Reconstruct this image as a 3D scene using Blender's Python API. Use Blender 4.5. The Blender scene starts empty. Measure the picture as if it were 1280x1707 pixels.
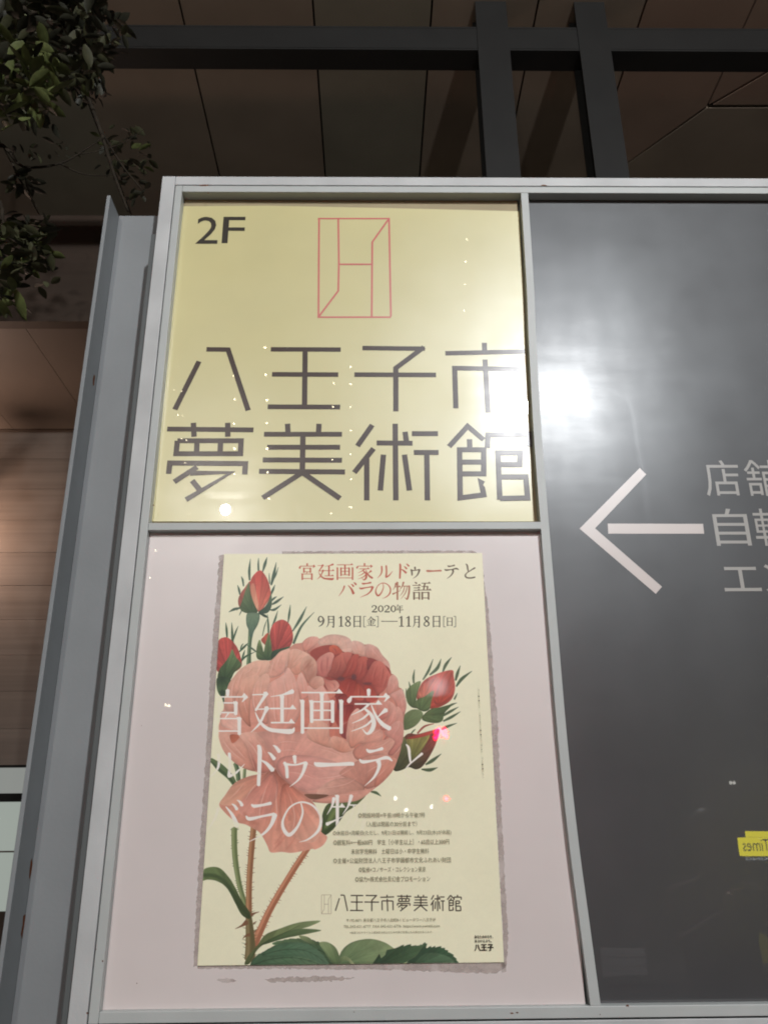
import bpy, bmesh, math, random
import numpy as np
from mathutils import Vector, Matrix
from mathutils.geometry import tessellate_polygon
random.seed(7)
rng = np.random.default_rng(7)
S = bpy.context.scene
COL = S.collection

# ------------------------------------------------------------------ camera
F_PX = 1390.0
PITCH, YAW, ROLL = math.radians(21.274), math.radians(0.935), math.radians(-0.4932)
CAM = np.array([0.0, -1.58, 1.5])
def _axes():
    cp, sp, cy, sy = math.cos(PITCH), math.sin(PITCH), math.cos(YAW), math.sin(YAW)
    f = np.array([sy*cp, cy*cp, sp]); r = np.array([cy, -sy, 0.]); u = np.cross(r, f)
    c, s = math.cos(ROLL), math.sin(ROLL)
    return c*r + s*u, -s*r + c*u, f
RT, UP, FW = _axes()
cam_d = bpy.data.cameras.new('camera'); cam = bpy.data.objects.new('camera', cam_d); COL.objects.link(cam)
S.camera = cam
M = Matrix(((RT[0], UP[0], -FW[0], CAM[0]), (RT[1], UP[1], -FW[1], CAM[1]), (RT[2], UP[2], -FW[2], CAM[2]), (0, 0, 0, 1)))
cam.matrix_world = M
cam_d.sensor_fit = 'HORIZONTAL'; cam_d.sensor_width = 36.0
cam_d.lens = 36.0*F_PX/1280.0
cam_d.clip_start = 0.05; cam_d.clip_end = 600
S.render.resolution_x, S.render.resolution_y = 767, 1024

# ------------------------------------------------------------------ world, exposure
W = bpy.data.worlds.new('World'); S.world = W; W.use_nodes = True
nt = W.node_tree; bg = nt.nodes['Background']
sky = nt.nodes.new('ShaderNodeTexSky'); sky.sky_type = 'NISHITA'; sky.sun_disc = False
sky.sun_elevation = math.radians(-3.0); sky.sun_rotation = math.radians(200)
nt.links.new(sky.outputs[0], bg.inputs[0]); bg.inputs[1].default_value = 0.10
S.view_settings.view_transform = 'Standard'; S.view_settings.look = 'None'
S.view_settings.exposure = 0.0; S.view_settings.gamma = 1.0
try: S.view_settings.use_curve_mapping = False
except Exception: pass
S.cycles.sample_clamp_indirect = 6.0
S.cycles.max_bounces = 6
S.cycles.use_denoising = True
S.cycles.filter_width = 1.9

def photo_ray(px, py):
    return (px-640)*RT - (py-853.5)*UP + F_PX*FW
def at(px, py, Y):                      # the point at depth Y in the place that a measured image point belongs to
    d = photo_ray(px, py); t = (Y-CAM[1])/d[1]
    return (CAM[0]+d[0]*t, CAM[2]+d[2]*t)
def at_z(px, py, z):
    d = photo_ray(px, py); t = (z-CAM[2])/d[2]
    return (d[0]*t+CAM[0], d[1]*t+CAM[1])
def mirrored(px, py, dist, plane=0.006):   # where a lamp stands whose reflection is seen in the sign's glazing
    x, z = at(px, py, plane); k = (dist+plane - 0 + (plane-CAM[1]))/(plane-CAM[1])
    return Vector((x*k, plane-dist-plane, 1.5+(z-1.5)*k))

# key lamps of the street behind the camera (real street lamps, seen reflected in the glazing)
LAMPS = [  # image point of reflection, distance, watts, radius, colour, temperature name
    ((929, 672), 5.2, 1150, .085, (.97, .985, 1.0)),
    ((375, 851), 8.0, 480, .055, (1.0, .96, .90)),
]
def point_light(name, loc, power, rad, color):
    l = bpy.data.lights.new(name, 'POINT'); l.energy = power; l.shadow_soft_size = rad; l.color = color
    o = bpy.data.objects.new(name, l); COL.objects.link(o); o.location = loc
    return o
LAMP_POS = [mirrored(p[0][0], p[0][1], p[1]) for p in LAMPS]
for p, loc in zip(LAMPS, LAMP_POS):
    point_light('street_lamp_light', loc, p[2], p[3], p[4])

# ------------------------------------------------------------------ helpers
def s2l(c):
    c = np.asarray(c, float)/255.0
    return tuple(np.where(c <= .04045, c/12.92, ((c+.055)/1.055)**2.4))
def material(name, rgb, rough=.6, spec=.4, noise=None, bump=None, metallic=0., coat=0., coat_rough=.03, streak=None, **kw):
    """noise=(scale, amount[, detail]) tonal variation; bump=(scale, strength)"""
    m = bpy.data.materials.new(name); m.use_nodes = True
    n = m.node_tree.nodes; L = m.node_tree.links; b = n['Principled BSDF']
    lin = s2l(rgb)
    b.inputs['Base Color'].default_value = (*lin, 1); b.inputs['Roughness'].default_value = rough
    b.inputs['Specular IOR Level'].default_value = spec; b.inputs['Metallic'].default_value = metallic
    b.inputs['Coat Weight'].default_value = coat; b.inputs['Coat Roughness'].default_value = coat_rough
    tc = n.new('ShaderNodeTexCoord')
    col = None
    if noise:
        t = n.new('ShaderNodeTexNoise'); t.inputs['Scale'].default_value = noise[0]; t.inputs['Detail'].default_value = noise[2] if len(noise) > 2 else 6
        L.new(tc.outputs['Object'], t.inputs['Vector'])
        mr = n.new('ShaderNodeMapRange'); mr.inputs['From Min'].default_value = .3; mr.inputs['From Max'].default_value = .7
        mr.inputs['To Min'].default_value = 1-noise[1]; mr.inputs['To Max'].default_value = 1+noise[1]
        L.new(t.outputs['Fac'], mr.inputs['Value'])
        mx = n.new('ShaderNodeVectorMath'); mx.operation = 'SCALE'; mx.inputs[0].default_value = lin
        L.new(mr.outputs[0], mx.inputs['Scale']); L.new(mx.outputs[0], b.inputs['Base Color']); col = mx.outputs[0]
    if streak:                               # (vector scale xyz, amount): elongated marks
        mp = n.new('ShaderNodeMapping'); mp.inputs['Scale'].default_value = streak[0]
        L.new(tc.outputs['Object'], mp.inputs['Vector'])
        t = n.new('ShaderNodeTexNoise'); t.inputs['Scale'].default_value = 1.0; t.inputs['Detail'].default_value = 5
        L.new(mp.outputs[0], t.inputs['Vector'])
        mr = n.new('ShaderNodeMapRange'); mr.inputs['From Min'].default_value = .3; mr.inputs['From Max'].default_value = .7
        mr.inputs['To Min'].default_value = 1-streak[1]; mr.inputs['To Max'].default_value = 1+streak[1]
        L.new(t.outputs['Fac'], mr.inputs['Value'])
        mx = n.new('ShaderNodeVectorMath'); mx.operation = 'SCALE'; mx.inputs[0].default_value = lin
        if col: L.new(col, mx.inputs[0])
        L.new(mr.outputs[0], mx.inputs['Scale']); L.new(mx.outputs[0], b.inputs['Base Color'])
    if bump:
        t = n.new('ShaderNodeTexNoise'); t.inputs['Scale'].default_value = bump[0]; t.inputs['Detail'].default_value = 4
        L.new(tc.outputs['Object'], t.inputs['Vector'])
        bp = n.new('ShaderNodeBump'); bp.inputs['Strength'].default_value = bump[1]; bp.inputs['Distance'].default_value = .002
        L.new(t.outputs['Fac'], bp.inputs['Height']); L.new(bp.outputs[0], b.inputs['Normal'])
    return m
def emission(name, rgb, strength):
    m = bpy.data.materials.new(name); m.use_nodes = True
    n = m.node_tree.nodes; b = n['Principled BSDF']; b.inputs['Base Color'].default_value = (0.02, .02, .02, 1)
    b.inputs['Emission Color'].default_value = (*s2l(rgb), 1); b.inputs['Emission Strength'].default_value = strength
    return m
def link(name, me, m=None, parent=None):
    o = bpy.data.objects.new(name, me); COL.objects.link(o)
    if m is not None: me.materials.clear(); me.materials.append(m)
    if parent: o.parent = parent
    return o
def mesh_obj(name, verts, faces, m, parent=None, smooth=False):
    me = bpy.data.meshes.new(name); me.from_pydata([tuple(v) for v in verts], [], faces); me.update()
    if smooth: me.polygons.foreach_set('use_smooth', [True]*len(me.polygons))
    return link(name, me, m, parent)
def bm_obj(name, bm, m, parent=None, smooth=False):
    me = bpy.data.meshes.new(name); bm.normal_update(); bm.to_mesh(me); bm.free()
    if smooth: me.polygons.foreach_set('use_smooth', [True]*len(me.polygons))
    return link(name, me, m, parent)
def tag(o, label, cat, group=None, kind=None):
    if label: o['label'] = label
    if cat: o['category'] = cat
    if group: o['group'] = group
    if kind: o['kind'] = kind
    return o
def thing(name, label, cat, loc=(0, 0, 0), group=None):
    o = bpy.data.objects.new(name, None); COL.objects.link(o); o.location = loc; o.empty_display_size = .1
    bpy.context.view_layer.update()
    return tag(o, label, cat, group)
def add_box(bm, x0, x1, y0, y1, z0, z1, bevel=0.0):
    r = bmesh.ops.create_cube(bm, size=1.0)
    for v in r['verts']:
        v.co = Vector(((x0+x1)/2+v.co.x*(x1-x0), (y0+y1)/2+v.co.y*(y1-y0), (z0+z1)/2+v.co.z*(z1-z0)))
    if bevel:
        es = list({e for v in r['verts'] for e in v.link_edges})
        bmesh.ops.bevel(bm, geom=es, offset=bevel, segments=2, affect='EDGES', profile=.5)
def box(name, m, parent, x0, x1, y0, y1, z0, z1, bevel=0.0):
    bm = bmesh.new(); add_box(bm, x0, x1, y0, y1, z0, z1, bevel)
    if parent:
        for v in bm.verts: v.co -= Vector(parent.location)
    return bm_obj(name, bm, m, parent)
def tube_bm(bm, pts, radii, seg=8, cap=True):
    pts = [Vector(p) for p in pts]; rings = []
    for i, p in enumerate(pts):
        d = (pts[min(i+1, len(pts)-1)]-pts[max(i-1, 0)]).normalized()
        a = d.orthogonal().normalized(); b = d.cross(a)
        if i:
            a = (pa - d*pa.dot(d)).normalized(); b = d.cross(a)
        pa = a
        rr = radii[i] if hasattr(radii, '__len__') else radii
        rings.append([bm.verts.new(p+(a*math.cos(2*math.pi*k/seg)+b*math.sin(2*math.pi*k/seg))*rr) for k in range(seg)])
    for i in range(len(rings)-1):
        for k in range(seg):
            bm.faces.new((rings[i][k], rings[i][(k+1) % seg], rings[i+1][(k+1) % seg], rings[i+1][k]))
    if cap:
        bm.faces.new(rings[0][::-1]); bm.faces.new(rings[-1])
def catmull(pts, closed=False, n=6):
    P = [np.array(p, float) for p in pts]; out = []
    N = len(P); rg = range(N) if closed else range(N-1)
    for i in rg:
        p0 = P[(i-1) % N] if closed else P[max(i-1, 0)]
        p1, p2 = P[i], P[(i+1) % N]
        p3 = P[(i+2) % N] if closed else P[min(i+2, N-1)]
        for k in range(n):
            t = k/n
            out.append(.5*((2*p1)+(-p0+p2)*t+(2*p0-5*p1+4*p2-p3)*t*t+(-p0+3*p1-3*p2+p3)*t**3))
    if not closed: out.append(P[-1])
    return np.array(out)

# ------------------------------------------------------------------ ground and street
m_pave = material('paving', (120, 116, 110), .8, .3, noise=(3, .15), bump=(60, .3))
m_road = material('asphalt', (62, 62, 62), .85, .3, noise=(20, .2), bump=(200, .6))
m_kerb = material('kerb_concrete', (140, 138, 132), .8, .3, noise=(8, .12))
g = mesh_obj('road', [(-80, -80, -.12), (80, -80, -.12), (80, 80, -.12), (-80, 80, -.12)], [(0, 1, 2, 3)], m_road); g['kind'] = 'structure'
bm = bmesh.new(); add_box(bm, -14, 14, -3.4, 16, -.3, -.002, 0); g = bm_obj('pavement', bm, m_pave); g['kind'] = 'structure'
bm = bmesh.new(); add_box(bm, -14, 14, -3.56, -3.403, -.3, .004, .01); g = bm_obj('kerb', bm, m_kerb); g['kind'] = 'structure'
bm = bmesh.new(); add_box(bm, -40, 40, -14, -9.4, -.3, -.002, 0); g = bm_obj('far_pavement', bm, m_pave); g['kind'] = 'structure'

# ------------------------------------------------------------------ building behind the sign
m_soff = [material('soffit_panel_%s' % c, rgb, .75, .25, noise=(2.2, .10), bump=(30, .15)) for c, rgb in
          (('brown', (142, 127, 111)), ('olive', (134, 127, 111)), ('russet', (145, 122, 106)))]
m_dark = material('dark_joint', (20, 18, 16), .9, .1)
m_fascia = material('fascia_paint', (74, 62, 54), .6, .3, noise=(3, .1), streak=((.6, 3, 14), .10))
m_clad = [material('cladding_%d' % i, rgb, .55, .35, noise=(1.3, .08), streak=((.5, .5, 30), .12), bump=(20, .1)) for i, rgb in
          enumerate(((116, 105, 96), (113, 102, 93), (119, 108, 99)))]
m_steel = material('charcoal_steel', (34, 34, 33), .55, .4, noise=(5, .12))
bld = thing('building', 'brown building with panelled soffit and clad wall rising behind the sign', 'building', (0, 5, 0))
ZS = 6.0; YF = 3.626; YW = 5.36; ZL = 5.034
def slab(name, m, parent, outline, z0, z1):
    vs = [(x-parent.location.x, y-parent.location.y, z0) for x, y in outline]+[(x-parent.location.x, y-parent.location.y, z1) for x, y in outline]
    n = len(outline); fs = [tuple(range(n))[::-1], tuple(range(n, 2*n))]+[(i, (i+1) % n, n+(i+1) % n, n+i) for i in range(n)]
    o = mesh_obj(name, vs, fs, m, parent)
    bmn = bmesh.new(); bmn.from_mesh(o.data); bmesh.ops.recalc_face_normals(bmn, faces=bmn.faces); bmn.to_mesh(o.data); bmn.free()
    return o
seams = [-6.1, -5.4, -4.7, -4.0, -3.3, -2.56, -1.85, -1.10, -.33, .36, .975, 1.6]
G = .006
y_a = .4
for i in range(len(seams)-1):
    x0, x1 = seams[i]+G, seams[i+1]-G
    slab('soffit_panel', m_soff[1] if i in (8, 5) else m_soff[0], bld, [(x0, y_a), (x1, y_a), (x1, YF), (x0, YF)], ZS, ZS+.03)
slab('soffit_panel', m_soff[2], bld, [(1.6+G, y_a), (2.235-G, y_a), (2.235-G, 2.570-G), (1.6+G, 3.379-G)], ZS, ZS+.03)
slab('soffit_panel', m_soff[0], bld, [(1.6+G, 3.379+G), (2.235+G, 2.575+G), (5.2, 2.555+G), (5.2, YF), (1.6+G, YF)], ZS, ZS+.03)
slab('soffit_panel', m_soff[2], bld, [(2.235+G, y_a), (4.44, y_a), (2.235+G, 2.560-G)], ZS, ZS+.03)
slab('soffit_panel', m_soff[2], bld, [(4.46, y_a), (5.2, y_a), (5.2, 2.545-G), (2.27, 2.560-G)], ZS, ZS+.03)
box('roof_slab', m_dark, bld, -6.2, 5.3, y_a-.1, 7.2, ZS+.04, ZS+.5)
box('fascia', m_fascia, bld, -6.2, 5.2, YF+.002, YF+.10, ZL, ZS+.04)
box('fascia_trim', m_steel, bld, -1.55, -1.0, YF-.05, YF, ZS-.16, ZS-.002)
for i in range(len(seams)-2):
    slab('lower_soffit_panel', m_clad[1], bld, [(seams[i]+.002, YF+.102), (seams[i+1]-.002, YF+.102), (seams[i+1]-.002, YW), (seams[i]+.002, YW)], ZL+.002, ZL+.03)
slab('lower_soffit_panel', m_soff[0], bld, [(.975+G, YF+.102), (5.2, YF+.102), (5.2, YW), (.975+G, YW)], ZL+.002, ZL+.03)
ZLIN = 2.05
zz = ZL; k = 0
while zz > ZLIN+.05:
    z0 = max(ZLIN, zz-.30); x = -6.2+(.55 if k % 2 else 0)
    xs = [-6.2]+[v for v in np.arange(-6.2+(.9 if k % 2 else 1.8), 5.2, 1.8)]+[5.2]
    for a, b in zip(xs[:-1], xs[1:]):
        box('cladding_panel', m_clad[(k*2+int(a*3)) % 3], bld, a+.003, b-.003, YW+.0+(.0015*((k*7+int(a)) % 3)), YW+.03, z0+.0010, zz-.0010)
    zz = z0; k += 1
box('wall_core', m_dark, bld, -6.2, 5.2, YW+.032, YW+.3, 0, ZS+.03)
# lit shopfront under the lintel, at the far left
m_pane = emission('lit_shop_pane', (206, 216, 206), .50)
m_pane2 = emission('lit_fanlight_pane', (196, 200, 194), .44)
m_frame = material('bronze_window_frame', (40, 40, 38), .4, .5, metallic=.5)
shop = tag(box('shopfront_frame', m_frame, None, -6.1, -2.55, YW-.06, YW-.012, 1.72, 1.80), None, None)
sf = thing('shopfront', 'lit shop window with pale panes behind the grey post at lower left', 'shop window', (-4.3, YW-.03, 0))
bpy.data.objects.remove(shop)
zt = 2.045; 
for z0, z1 in ((1.775, 1.835), (.0, .08), (2.03, 2.048)): box('window_frame', m_frame, sf, -6.1, -2.5, YW-.06, YW-.002, z0, z1)
for x in (-6.1, -5.2, -4.3, -3.4, -2.55): box('mullion', m_frame, sf, x, x+.05, YW-.058, YW-.004, .081, 2.029)
for x in (-6.1, -5.2, -4.3, -3.4):
    box('fanlight_pane', m_pane2, sf, x+.052, x+.898, YW-.04, YW-.03, 1.837, 2.028)
    box('window_pane', m_pane, sf, x+.052, x+.898, YW-.04, YW-.03, 1.42, 1.773)
    box('window_pane', m_pane, sf, x+.052, x+.898, YW-.04, YW-.03, 1.002, 1.408)
    box('riser_panel', m_fascia, sf, x+.052, x+.898, YW-.05, YW-.03, .083, .998)
    box('glazing_bar', m_clad[0], sf, x+.052, x+.898, YW-.045, YW-.025, 1.410, 1.418)
# warm wall lamp just outside the frame on the left
wl = thing('wall_lamp', 'warm bracket lamp washing the clad wall, outside the frame at left', 'lamp', (-3.60, YW-.42, 4.10))
m_brass = material('lamp_bracket_metal', (70, 60, 50), .4, .5, metallic=.8)
box('bracket', m_brass, wl, -3.615, -3.585, YW-.40, YW-.001, 4.19, 4.22, .004)
bm = bmesh.new(); tube_bm(bm, [(0, 0, .14), (0, 0, .10), (0, 0, .02)], [.02, .035, .05], 16); bm_obj('lamp_shade', bm, m_brass, wl, True)
bm = bmesh.new(); bmesh.ops.create_uvsphere(bm, u_segments=12, v_segments=8, radius=.05); bm_obj('bulb', bm, emission('warm_bulb', (255, 190, 140), 25), wl, True)
p = point_light('wall_lamp_light', (-3.75, YW-.45, 3.92), 48, .07, (1.0, .70, .55))
# ------------------------------------------------------------------ dark steel frame above the sign
def h_section(name, m, parent, x0, x1, y0, y1, z0, z1, t=.012):
    bm = bmesh.new(); xm = (x0+x1)/2
    add_box(bm, x0, x1, y0, y0+t, z0, z1); add_box(bm, x0, x1, y1-t, y1, z0, z1); add_box(bm, xm-t/2, xm+t/2, y0+t+.0002, y1-t-.0002, z0, z1)
    for v in bm.verts: v.co -= Vector(parent.location)
    return bm_obj(name, bm, m, parent)
sfm = thing('overhead_gantry', 'dark steel posts and crossbeam standing above and behind the sign', 'gantry', (1, 1.9, 0))
h_section('post', m_steel, sfm, .607, .786, 1.832, 1.98, 0, 6.9)
h_section('post', m_steel, sfm, 1.180, 1.356, 1.832, 1.98, 0, 6.9)
bm = bmesh.new(); 
add_box(bm, -2.6, 5.0, 1.84, 1.852, 5.636, 5.79); add_box(bm, -2.6, 5.0, 1.8402, 1.975, 5.622, 5.634); add_box(bm, -2.6, 5.0, 1.8402, 1.975, 5.792, 5.804)
for v in bm.verts: v.co -= Vector(sfm.location)
bm_obj('crossbeam', bm, m_steel, sfm)

# ------------------------------------------------------------------ measured scale frames (close-ups of the sign: origin x, y, scale)
FR = {'K1': (340, 900, .203125), 'K2': (560, 900, .203125), 'K3': (340, 1100, .203125), 'K4': (560, 1080, .2265625),
      'K5': (320, 1340, .21875), 'K6': (540, 1330, .2421875), 'K7': (540, 1470, .2421875), 'A': (360, 1040, .140625),
      'B': (500, 1040, .1484375), 'C': (350, 1200, .140625), 'D': (520, 1200, .140625), 'FF': (400, 1500, .28125),
      'S3': (240, 300, .515625), 'S4': (860, 300, .46875), 'S7': (1140, 740, .17565), 'P': (0, 0, 1.0)}
def fr(k, pts):
    ox, oy, s = FR[k]
    return np.array([(ox+p[0]*s, oy+p[1]*s) for p in pts], float)

# ------------------------------------------------------------------ poster print: a small painter working on the sheet's own surface
Y_POSTER = -0.0035
_c = [at(*p, Y_POSTER) for p in ((373.3, 922), (802.7, 923.5), (841, 1605), (329.5, 1610.5))]
PX0 = (_c[0][0]+_c[3][0])/2; PX1 = (_c[1][0]+_c[2][0])/2; PZ1 = (_c[0][1]+_c[1][1])/2; PZ0 = (_c[2][1]+_c[3][1])/2
TW = 1080; TH = int(round(TW*(PZ1-PZ0)/(PX1-PX0)))
def sheet_xy(pts):           # image measurement -> texel position on the sheet (x right, y down)
    out = []
    for p in pts:
        x, z = at(p[0], p[1], Y_POSTER)
        out.append(((x-PX0)/(PX1-PX0)*TW, (PZ1-z)/(PZ1-PZ0)*TH))
    return np.array(out)
IMG = np.zeros((TH, TW, 3)); IMG[:] = (240, 236, 204)
ART = np.zeros((TH, TW))
def _noise(h, w, cell, seed):
    r = np.random.default_rng(seed); gh, gw = int(h/cell)+3, int(w/cell)+3
    g = r.random((gh, gw)); yy = np.arange(h)/cell; xx = np.arange(w)/cell
    y0 = yy.astype(int); x0 = xx.astype(int); fy = (yy-y0)[:, None]; fx = (xx-x0)[None]
    fy = fy*fy*(3-2*fy); fx = fx*fx*(3-2*fx)
    a = g[y0][:, x0]; b = g[y0][:, x0+1]; c = g[y0+1][:, x0]; d = g[y0+1][:, x0+1]
    return (a*(1-fx)+b*fx)*(1-fy)+(c*(1-fx)+d*fx)*fy
NOISE = _noise(TH, TW, 22, 1)*.5+_noise(TH, TW, 9, 2)*.3+_noise(TH, TW, 4, 3)*.2
IMG += ((_noise(TH, TW, 180, 5)-.5)*6+(_noise(TH, TW, 3, 6)-.5)*3)[..., None]
def coverage(poly, ss=3):
    """anti-aliased even-odd fill -> (y0,x0,mask)"""
    x0 = int(max(0, math.floor(poly[:, 0].min())-1)); x1 = int(min(TW, math.ceil(poly[:, 0].max())+2))
    y0 = int(max(0, math.floor(poly[:, 1].min())-1)); y1 = int(min(TH, math.ceil(poly[:, 1].max())+2))
    if x1 <= x0 or y1 <= y0: return None
    h, w = y1-y0, x1-x0
    m = np.zeros((h, w)); ax, ay = poly[:, 0], poly[:, 1]; bx, by = np.roll(ax, -1), np.roll(ay, -1)
    wgt = 1.0/ss
    for r in range(h):
        for s in range(ss):
            yy = y0+r+(s+.5)/ss
            k = (ay <= yy) != (by <= yy)
            if not k.any(): continue
            xs = np.sort(ax[k]+(yy-ay[k])*(bx[k]-ax[k])/(by[k]-ay[k]))
            for i in range(0, len(xs)-1, 2):
                a = min(max(xs[i]-x0, 0), w); b = min(max(xs[i+1]-x0, 0), w)
                if b <= a: continue
                ia, ib = int(a), int(b)
                if ia == ib:
                    if ia < w: m[r, ia] += (b-a)*wgt
                else:
                    m[r, ia] += (ia+1-a)*wgt
                    m[r, ia+1:ib] += wgt
                    if ib < w: m[r, ib] += (b-ib)*wgt
    return y0, x0, np.clip(m, 0, 1)
def blur(m, r):
    if r < 1: return m
    for ax in (0, 1):
        for _ in range(2):
            p = np.pad(m, [(r+1, r) if i == ax else (0, 0) for i in (0, 1)], mode='constant')
            c = np.cumsum(p, axis=ax)
            m = (np.take(c, range(2*r+1, c.shape[ax]), ax)-np.take(c, range(0, c.shape[ax]-2*r-1), ax))/(2*r+1)
    return m
def paint(poly, color, alpha=1.0, soft=0, art=True):
    r = coverage(poly)
    if r is None: return
    y0, x0, m = r
    if soft:
        p = soft*2+2; m = np.pad(m, p); y0 -= p; x0 -= p; m = blur(m, soft)
        cy, cx = max(0, -y0), max(0, -x0); m = m[cy:, cx:]; y0 += cy; x0 += cx
        m = m[:TH-y0, :TW-x0]
    h, w = m.shape; a = (m*alpha)[..., None]; v = IMG[y0:y0+h, x0:x0+w]
    v[:] = v*(1-a)+np.array(color, float)*a
    if art: ART[y0:y0+h, x0:x0+w] = np.maximum(ART[y0:y0+h, x0:x0+w], m*min(1, alpha*1.2))
def petal(frame, pts, base, c_base, c_tip, rim=.35, rimc=(242, 205, 188), streak=.10, smooth=True, shade=.25, power=1.0):
    pp = sheet_xy(catmull(fr(frame, pts), True, 5) if smooth else fr(frame, pts))
    r = coverage(pp)
    if r is None: return
    y0, x0, m = r; h, w = m.shape
    b = sheet_xy(fr(frame, [base]))[0]
    yy, xx = np.mgrid[y0:y0+h, x0:x0+w]; dx, dy = xx-b[0], yy-b[1]
    d = np.hypot(dx, dy); dm = d[m > .5].max() if (m > .5).any() else 1; dn = d[m > .5].min() if (m > .5).any() else 0
    t = np.clip((d-dn)/max(dm-dn, 1), 0, 1)**power
    ang = np.arctan2(dy, dx)
    g = np.random.default_rng(int(abs(b[0]*7+b[1]*13)) % 99991)
    s = sum(np.sin(ang*f+g.random()*6.28+NOISE[y0:y0+h, x0:x0+w]*2)*a for f, a in ((9, .5), (23, .35), (47, .3), (83, .15)))
    col = np.array(c_base)[None, None]*(1-t[..., None])+np.array(c_tip)[None, None]*t[..., None]
    col = col*(1+streak*s[..., None]*.55)*(1+(NOISE[y0:y0+h, x0:x0+w, None]-.5)*.10)
    R = max(2, int(min(h, w)*.07)); mp = np.pad(m, 2*R+2)
    bl = blur(mp, R)[2*R+2:-2*R-2, 2*R+2:-2*R-2]; inner = np.clip((1-bl)*2, 0, 1)
    col = col*(1-shade*(inner*(1-t))[..., None])
    mp = np.pad(m, 6); b2 = blur(mp, 1)[6:-6, 6:-6]; edge = np.clip((1-b2)*2.2, 0, 1)*rim*(.35+.65*t)
    col = col*(1-edge[..., None])+np.array(rimc)*edge[..., None]
    v = IMG[y0:y0+h, x0:x0+w]
    # soft contact tone under the petal, part of the watercolour itself
    a = m[..., None]; v[:] = v*(1-a)+col*a
    ART[y0:y0+h, x0:x0+w] = np.maximum(ART[y0:y0+h, x0:x0+w], m)
def brush_poly(pts):
    """pts: (x, y, width) -> outline polygon, smooth"""
    c = catmull(pts, False, 7) if len(pts) > 2 else np.array(pts, float)
    q = c[:, :2]; w = np.maximum(c[:, 2], .3)/2
    d = np.gradient(q, axis=0); n = np.hypot(d[:, 0], d[:, 1])+1e-6; nx, ny = -d[:, 1]/n, d[:, 0]/n
    Lf = q+np.stack([nx*w, ny*w], 1); Rg = q-np.stack([nx*w, ny*w], 1)
    e = d[-1]/n[-1]*w[-1]*.6; s = -d[0]/n[0]*w[0]*.6
    return np.vstack([Lf, [q[-1]+e], Rg[::-1], [q[0]+s]])
def stroke(frame, pts, color, alpha=1.0, soft=0, art=True):
    ox, oy, s = FR[frame]
    P_ = [(ox+p[0]*s, oy+p[1]*s, p[2]*s) for p in pts]
    paint(sheet_xy(brush_poly(P_)), color, alpha, soft, art)

# ---- leaves, stems, buds
G1, G2, G3, G4 = (96, 122, 88), (66, 92, 66), (44, 66, 50), (132, 150, 104)
def hairs(frame, pts, color, n, L, seed=1):
    g = random.Random(seed); c = catmull(pts, False, 12)
    for i in range(n):
        k = int(g.random()*(len(c)-2)); x, y, w = c[k]; dx, dy = c[k+1][0]-x, c[k+1][1]-y
        q = math.hypot(dx, dy)+1e-6; sd = g.choice((-1, 1)); l = L*g.uniform(.5, 1.2)
        bx, by = x-dy/q*sd*w/2, y+dx/q*sd*w/2
        stroke(frame, [(bx, by, 5), (bx-dy/q*sd*l-dx/q*l*.3, by+dx/q*sd*l-dy/q*l*.3, 1)], color, .8)
def stem(frame, pts, c, cs, n=0, L=14):
    stroke(frame, pts, c)
    stroke(frame, [(x+w*.24, y, w*.42) for x, y, w in pts], cs, .55, 1)
    stroke(frame, [(x-w*.22, y, w*.22) for x, y, w in pts], tuple(min(255, v+34) for v in c), .5, 1)
    if n: hairs(frame, pts, cs, n, L)
def blade(frame, pts, c=G2, alpha=1): # slim sepal blade
    stroke(frame, pts, c, alpha)
    stroke(frame, [(x, y, w*.25) for x, y, w in pts], tuple(v*.7 for v in c), .5)
# upper stem from bud 1
stem('K1', [(400, 700, 40), (382, 780, 30), (374, 900, 26), (370, 1040, 36)], G1, G3)
stem('A', [(420, 60, 70), (402, 200, 45), (392, 350, 42), (384, 510, 50)], G1, G3)
# bud 1
for p in ([(375, 330, 14), (372, 250, 20), (381, 155, 3)], [(448, 260, 14), (446, 200, 14), (448, 148, 3)], [(482, 262, 8), (500, 200, 24), (518, 142, 3)],
          [(325, 380, 10), (318, 330, 16), (306, 300, 3)], [(295, 450, 10), (288, 410, 18), (276, 372, 3)], [(540, 360, 8), (536, 310, 8), (536, 272, 2)],
          [(552, 370, 14), (572, 290, 26), (593, 184, 3)], [(560, 340, 8), (588, 290, 12), (610, 224, 2)], [(548, 450, 14), (566, 410, 18), (583, 368, 2)],
          [(555, 500, 12), (575, 480, 16), (598, 465, 2)], [(560, 530, 12), (600, 505, 22), (654, 466, 2)], [(540, 575, 8), (580, 572, 20), (636, 532, 2)],
          [(300, 560, 10), (250, 570, 22), (202, 594, 2)], [(310, 580, 6), (300, 600, 8), (290, 622, 2)], [(350, 560, 20), (310, 540, 10), (270, 580, 3)]):
    blade('K1', p, (70, 96, 78))
petal('K1', [(330, 400), (385, 340), (400, 480), (390, 580), (300, 560), (280, 500), (300, 440)], (380, 590), (130, 70, 60), (176, 92, 78), .2, streak=.2)
petal('K1', [(455, 250), (505, 295), (537, 370), (547, 460), (500, 545), (450, 592), (400, 540), (376, 430), (388, 320)], (450, 590), (206, 118, 96), (186, 66, 60), .2, streak=.22)
petal('K1', [(384, 380), (410, 360), (430, 440), (450, 560), (420, 570), (396, 480)], (420, 590), (226, 160, 130), (214, 130, 106), .2, streak=.15)
petal('K1', [(372, 350), (384, 440), (410, 520), (440, 590), (400, 606), (330, 596), (296, 560), (320, 480), (345, 400)], (400, 610), (52, 78, 52), (112, 128, 86), .3, (160, 170, 120), streak=.2)
petal('K1', [(552, 440), (556, 540), (520, 600), (460, 604), (450, 590), (500, 550), (530, 500)], (470, 606), (44, 70, 56), (84, 108, 84), .2, (150, 160, 120), streak=.2)
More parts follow.
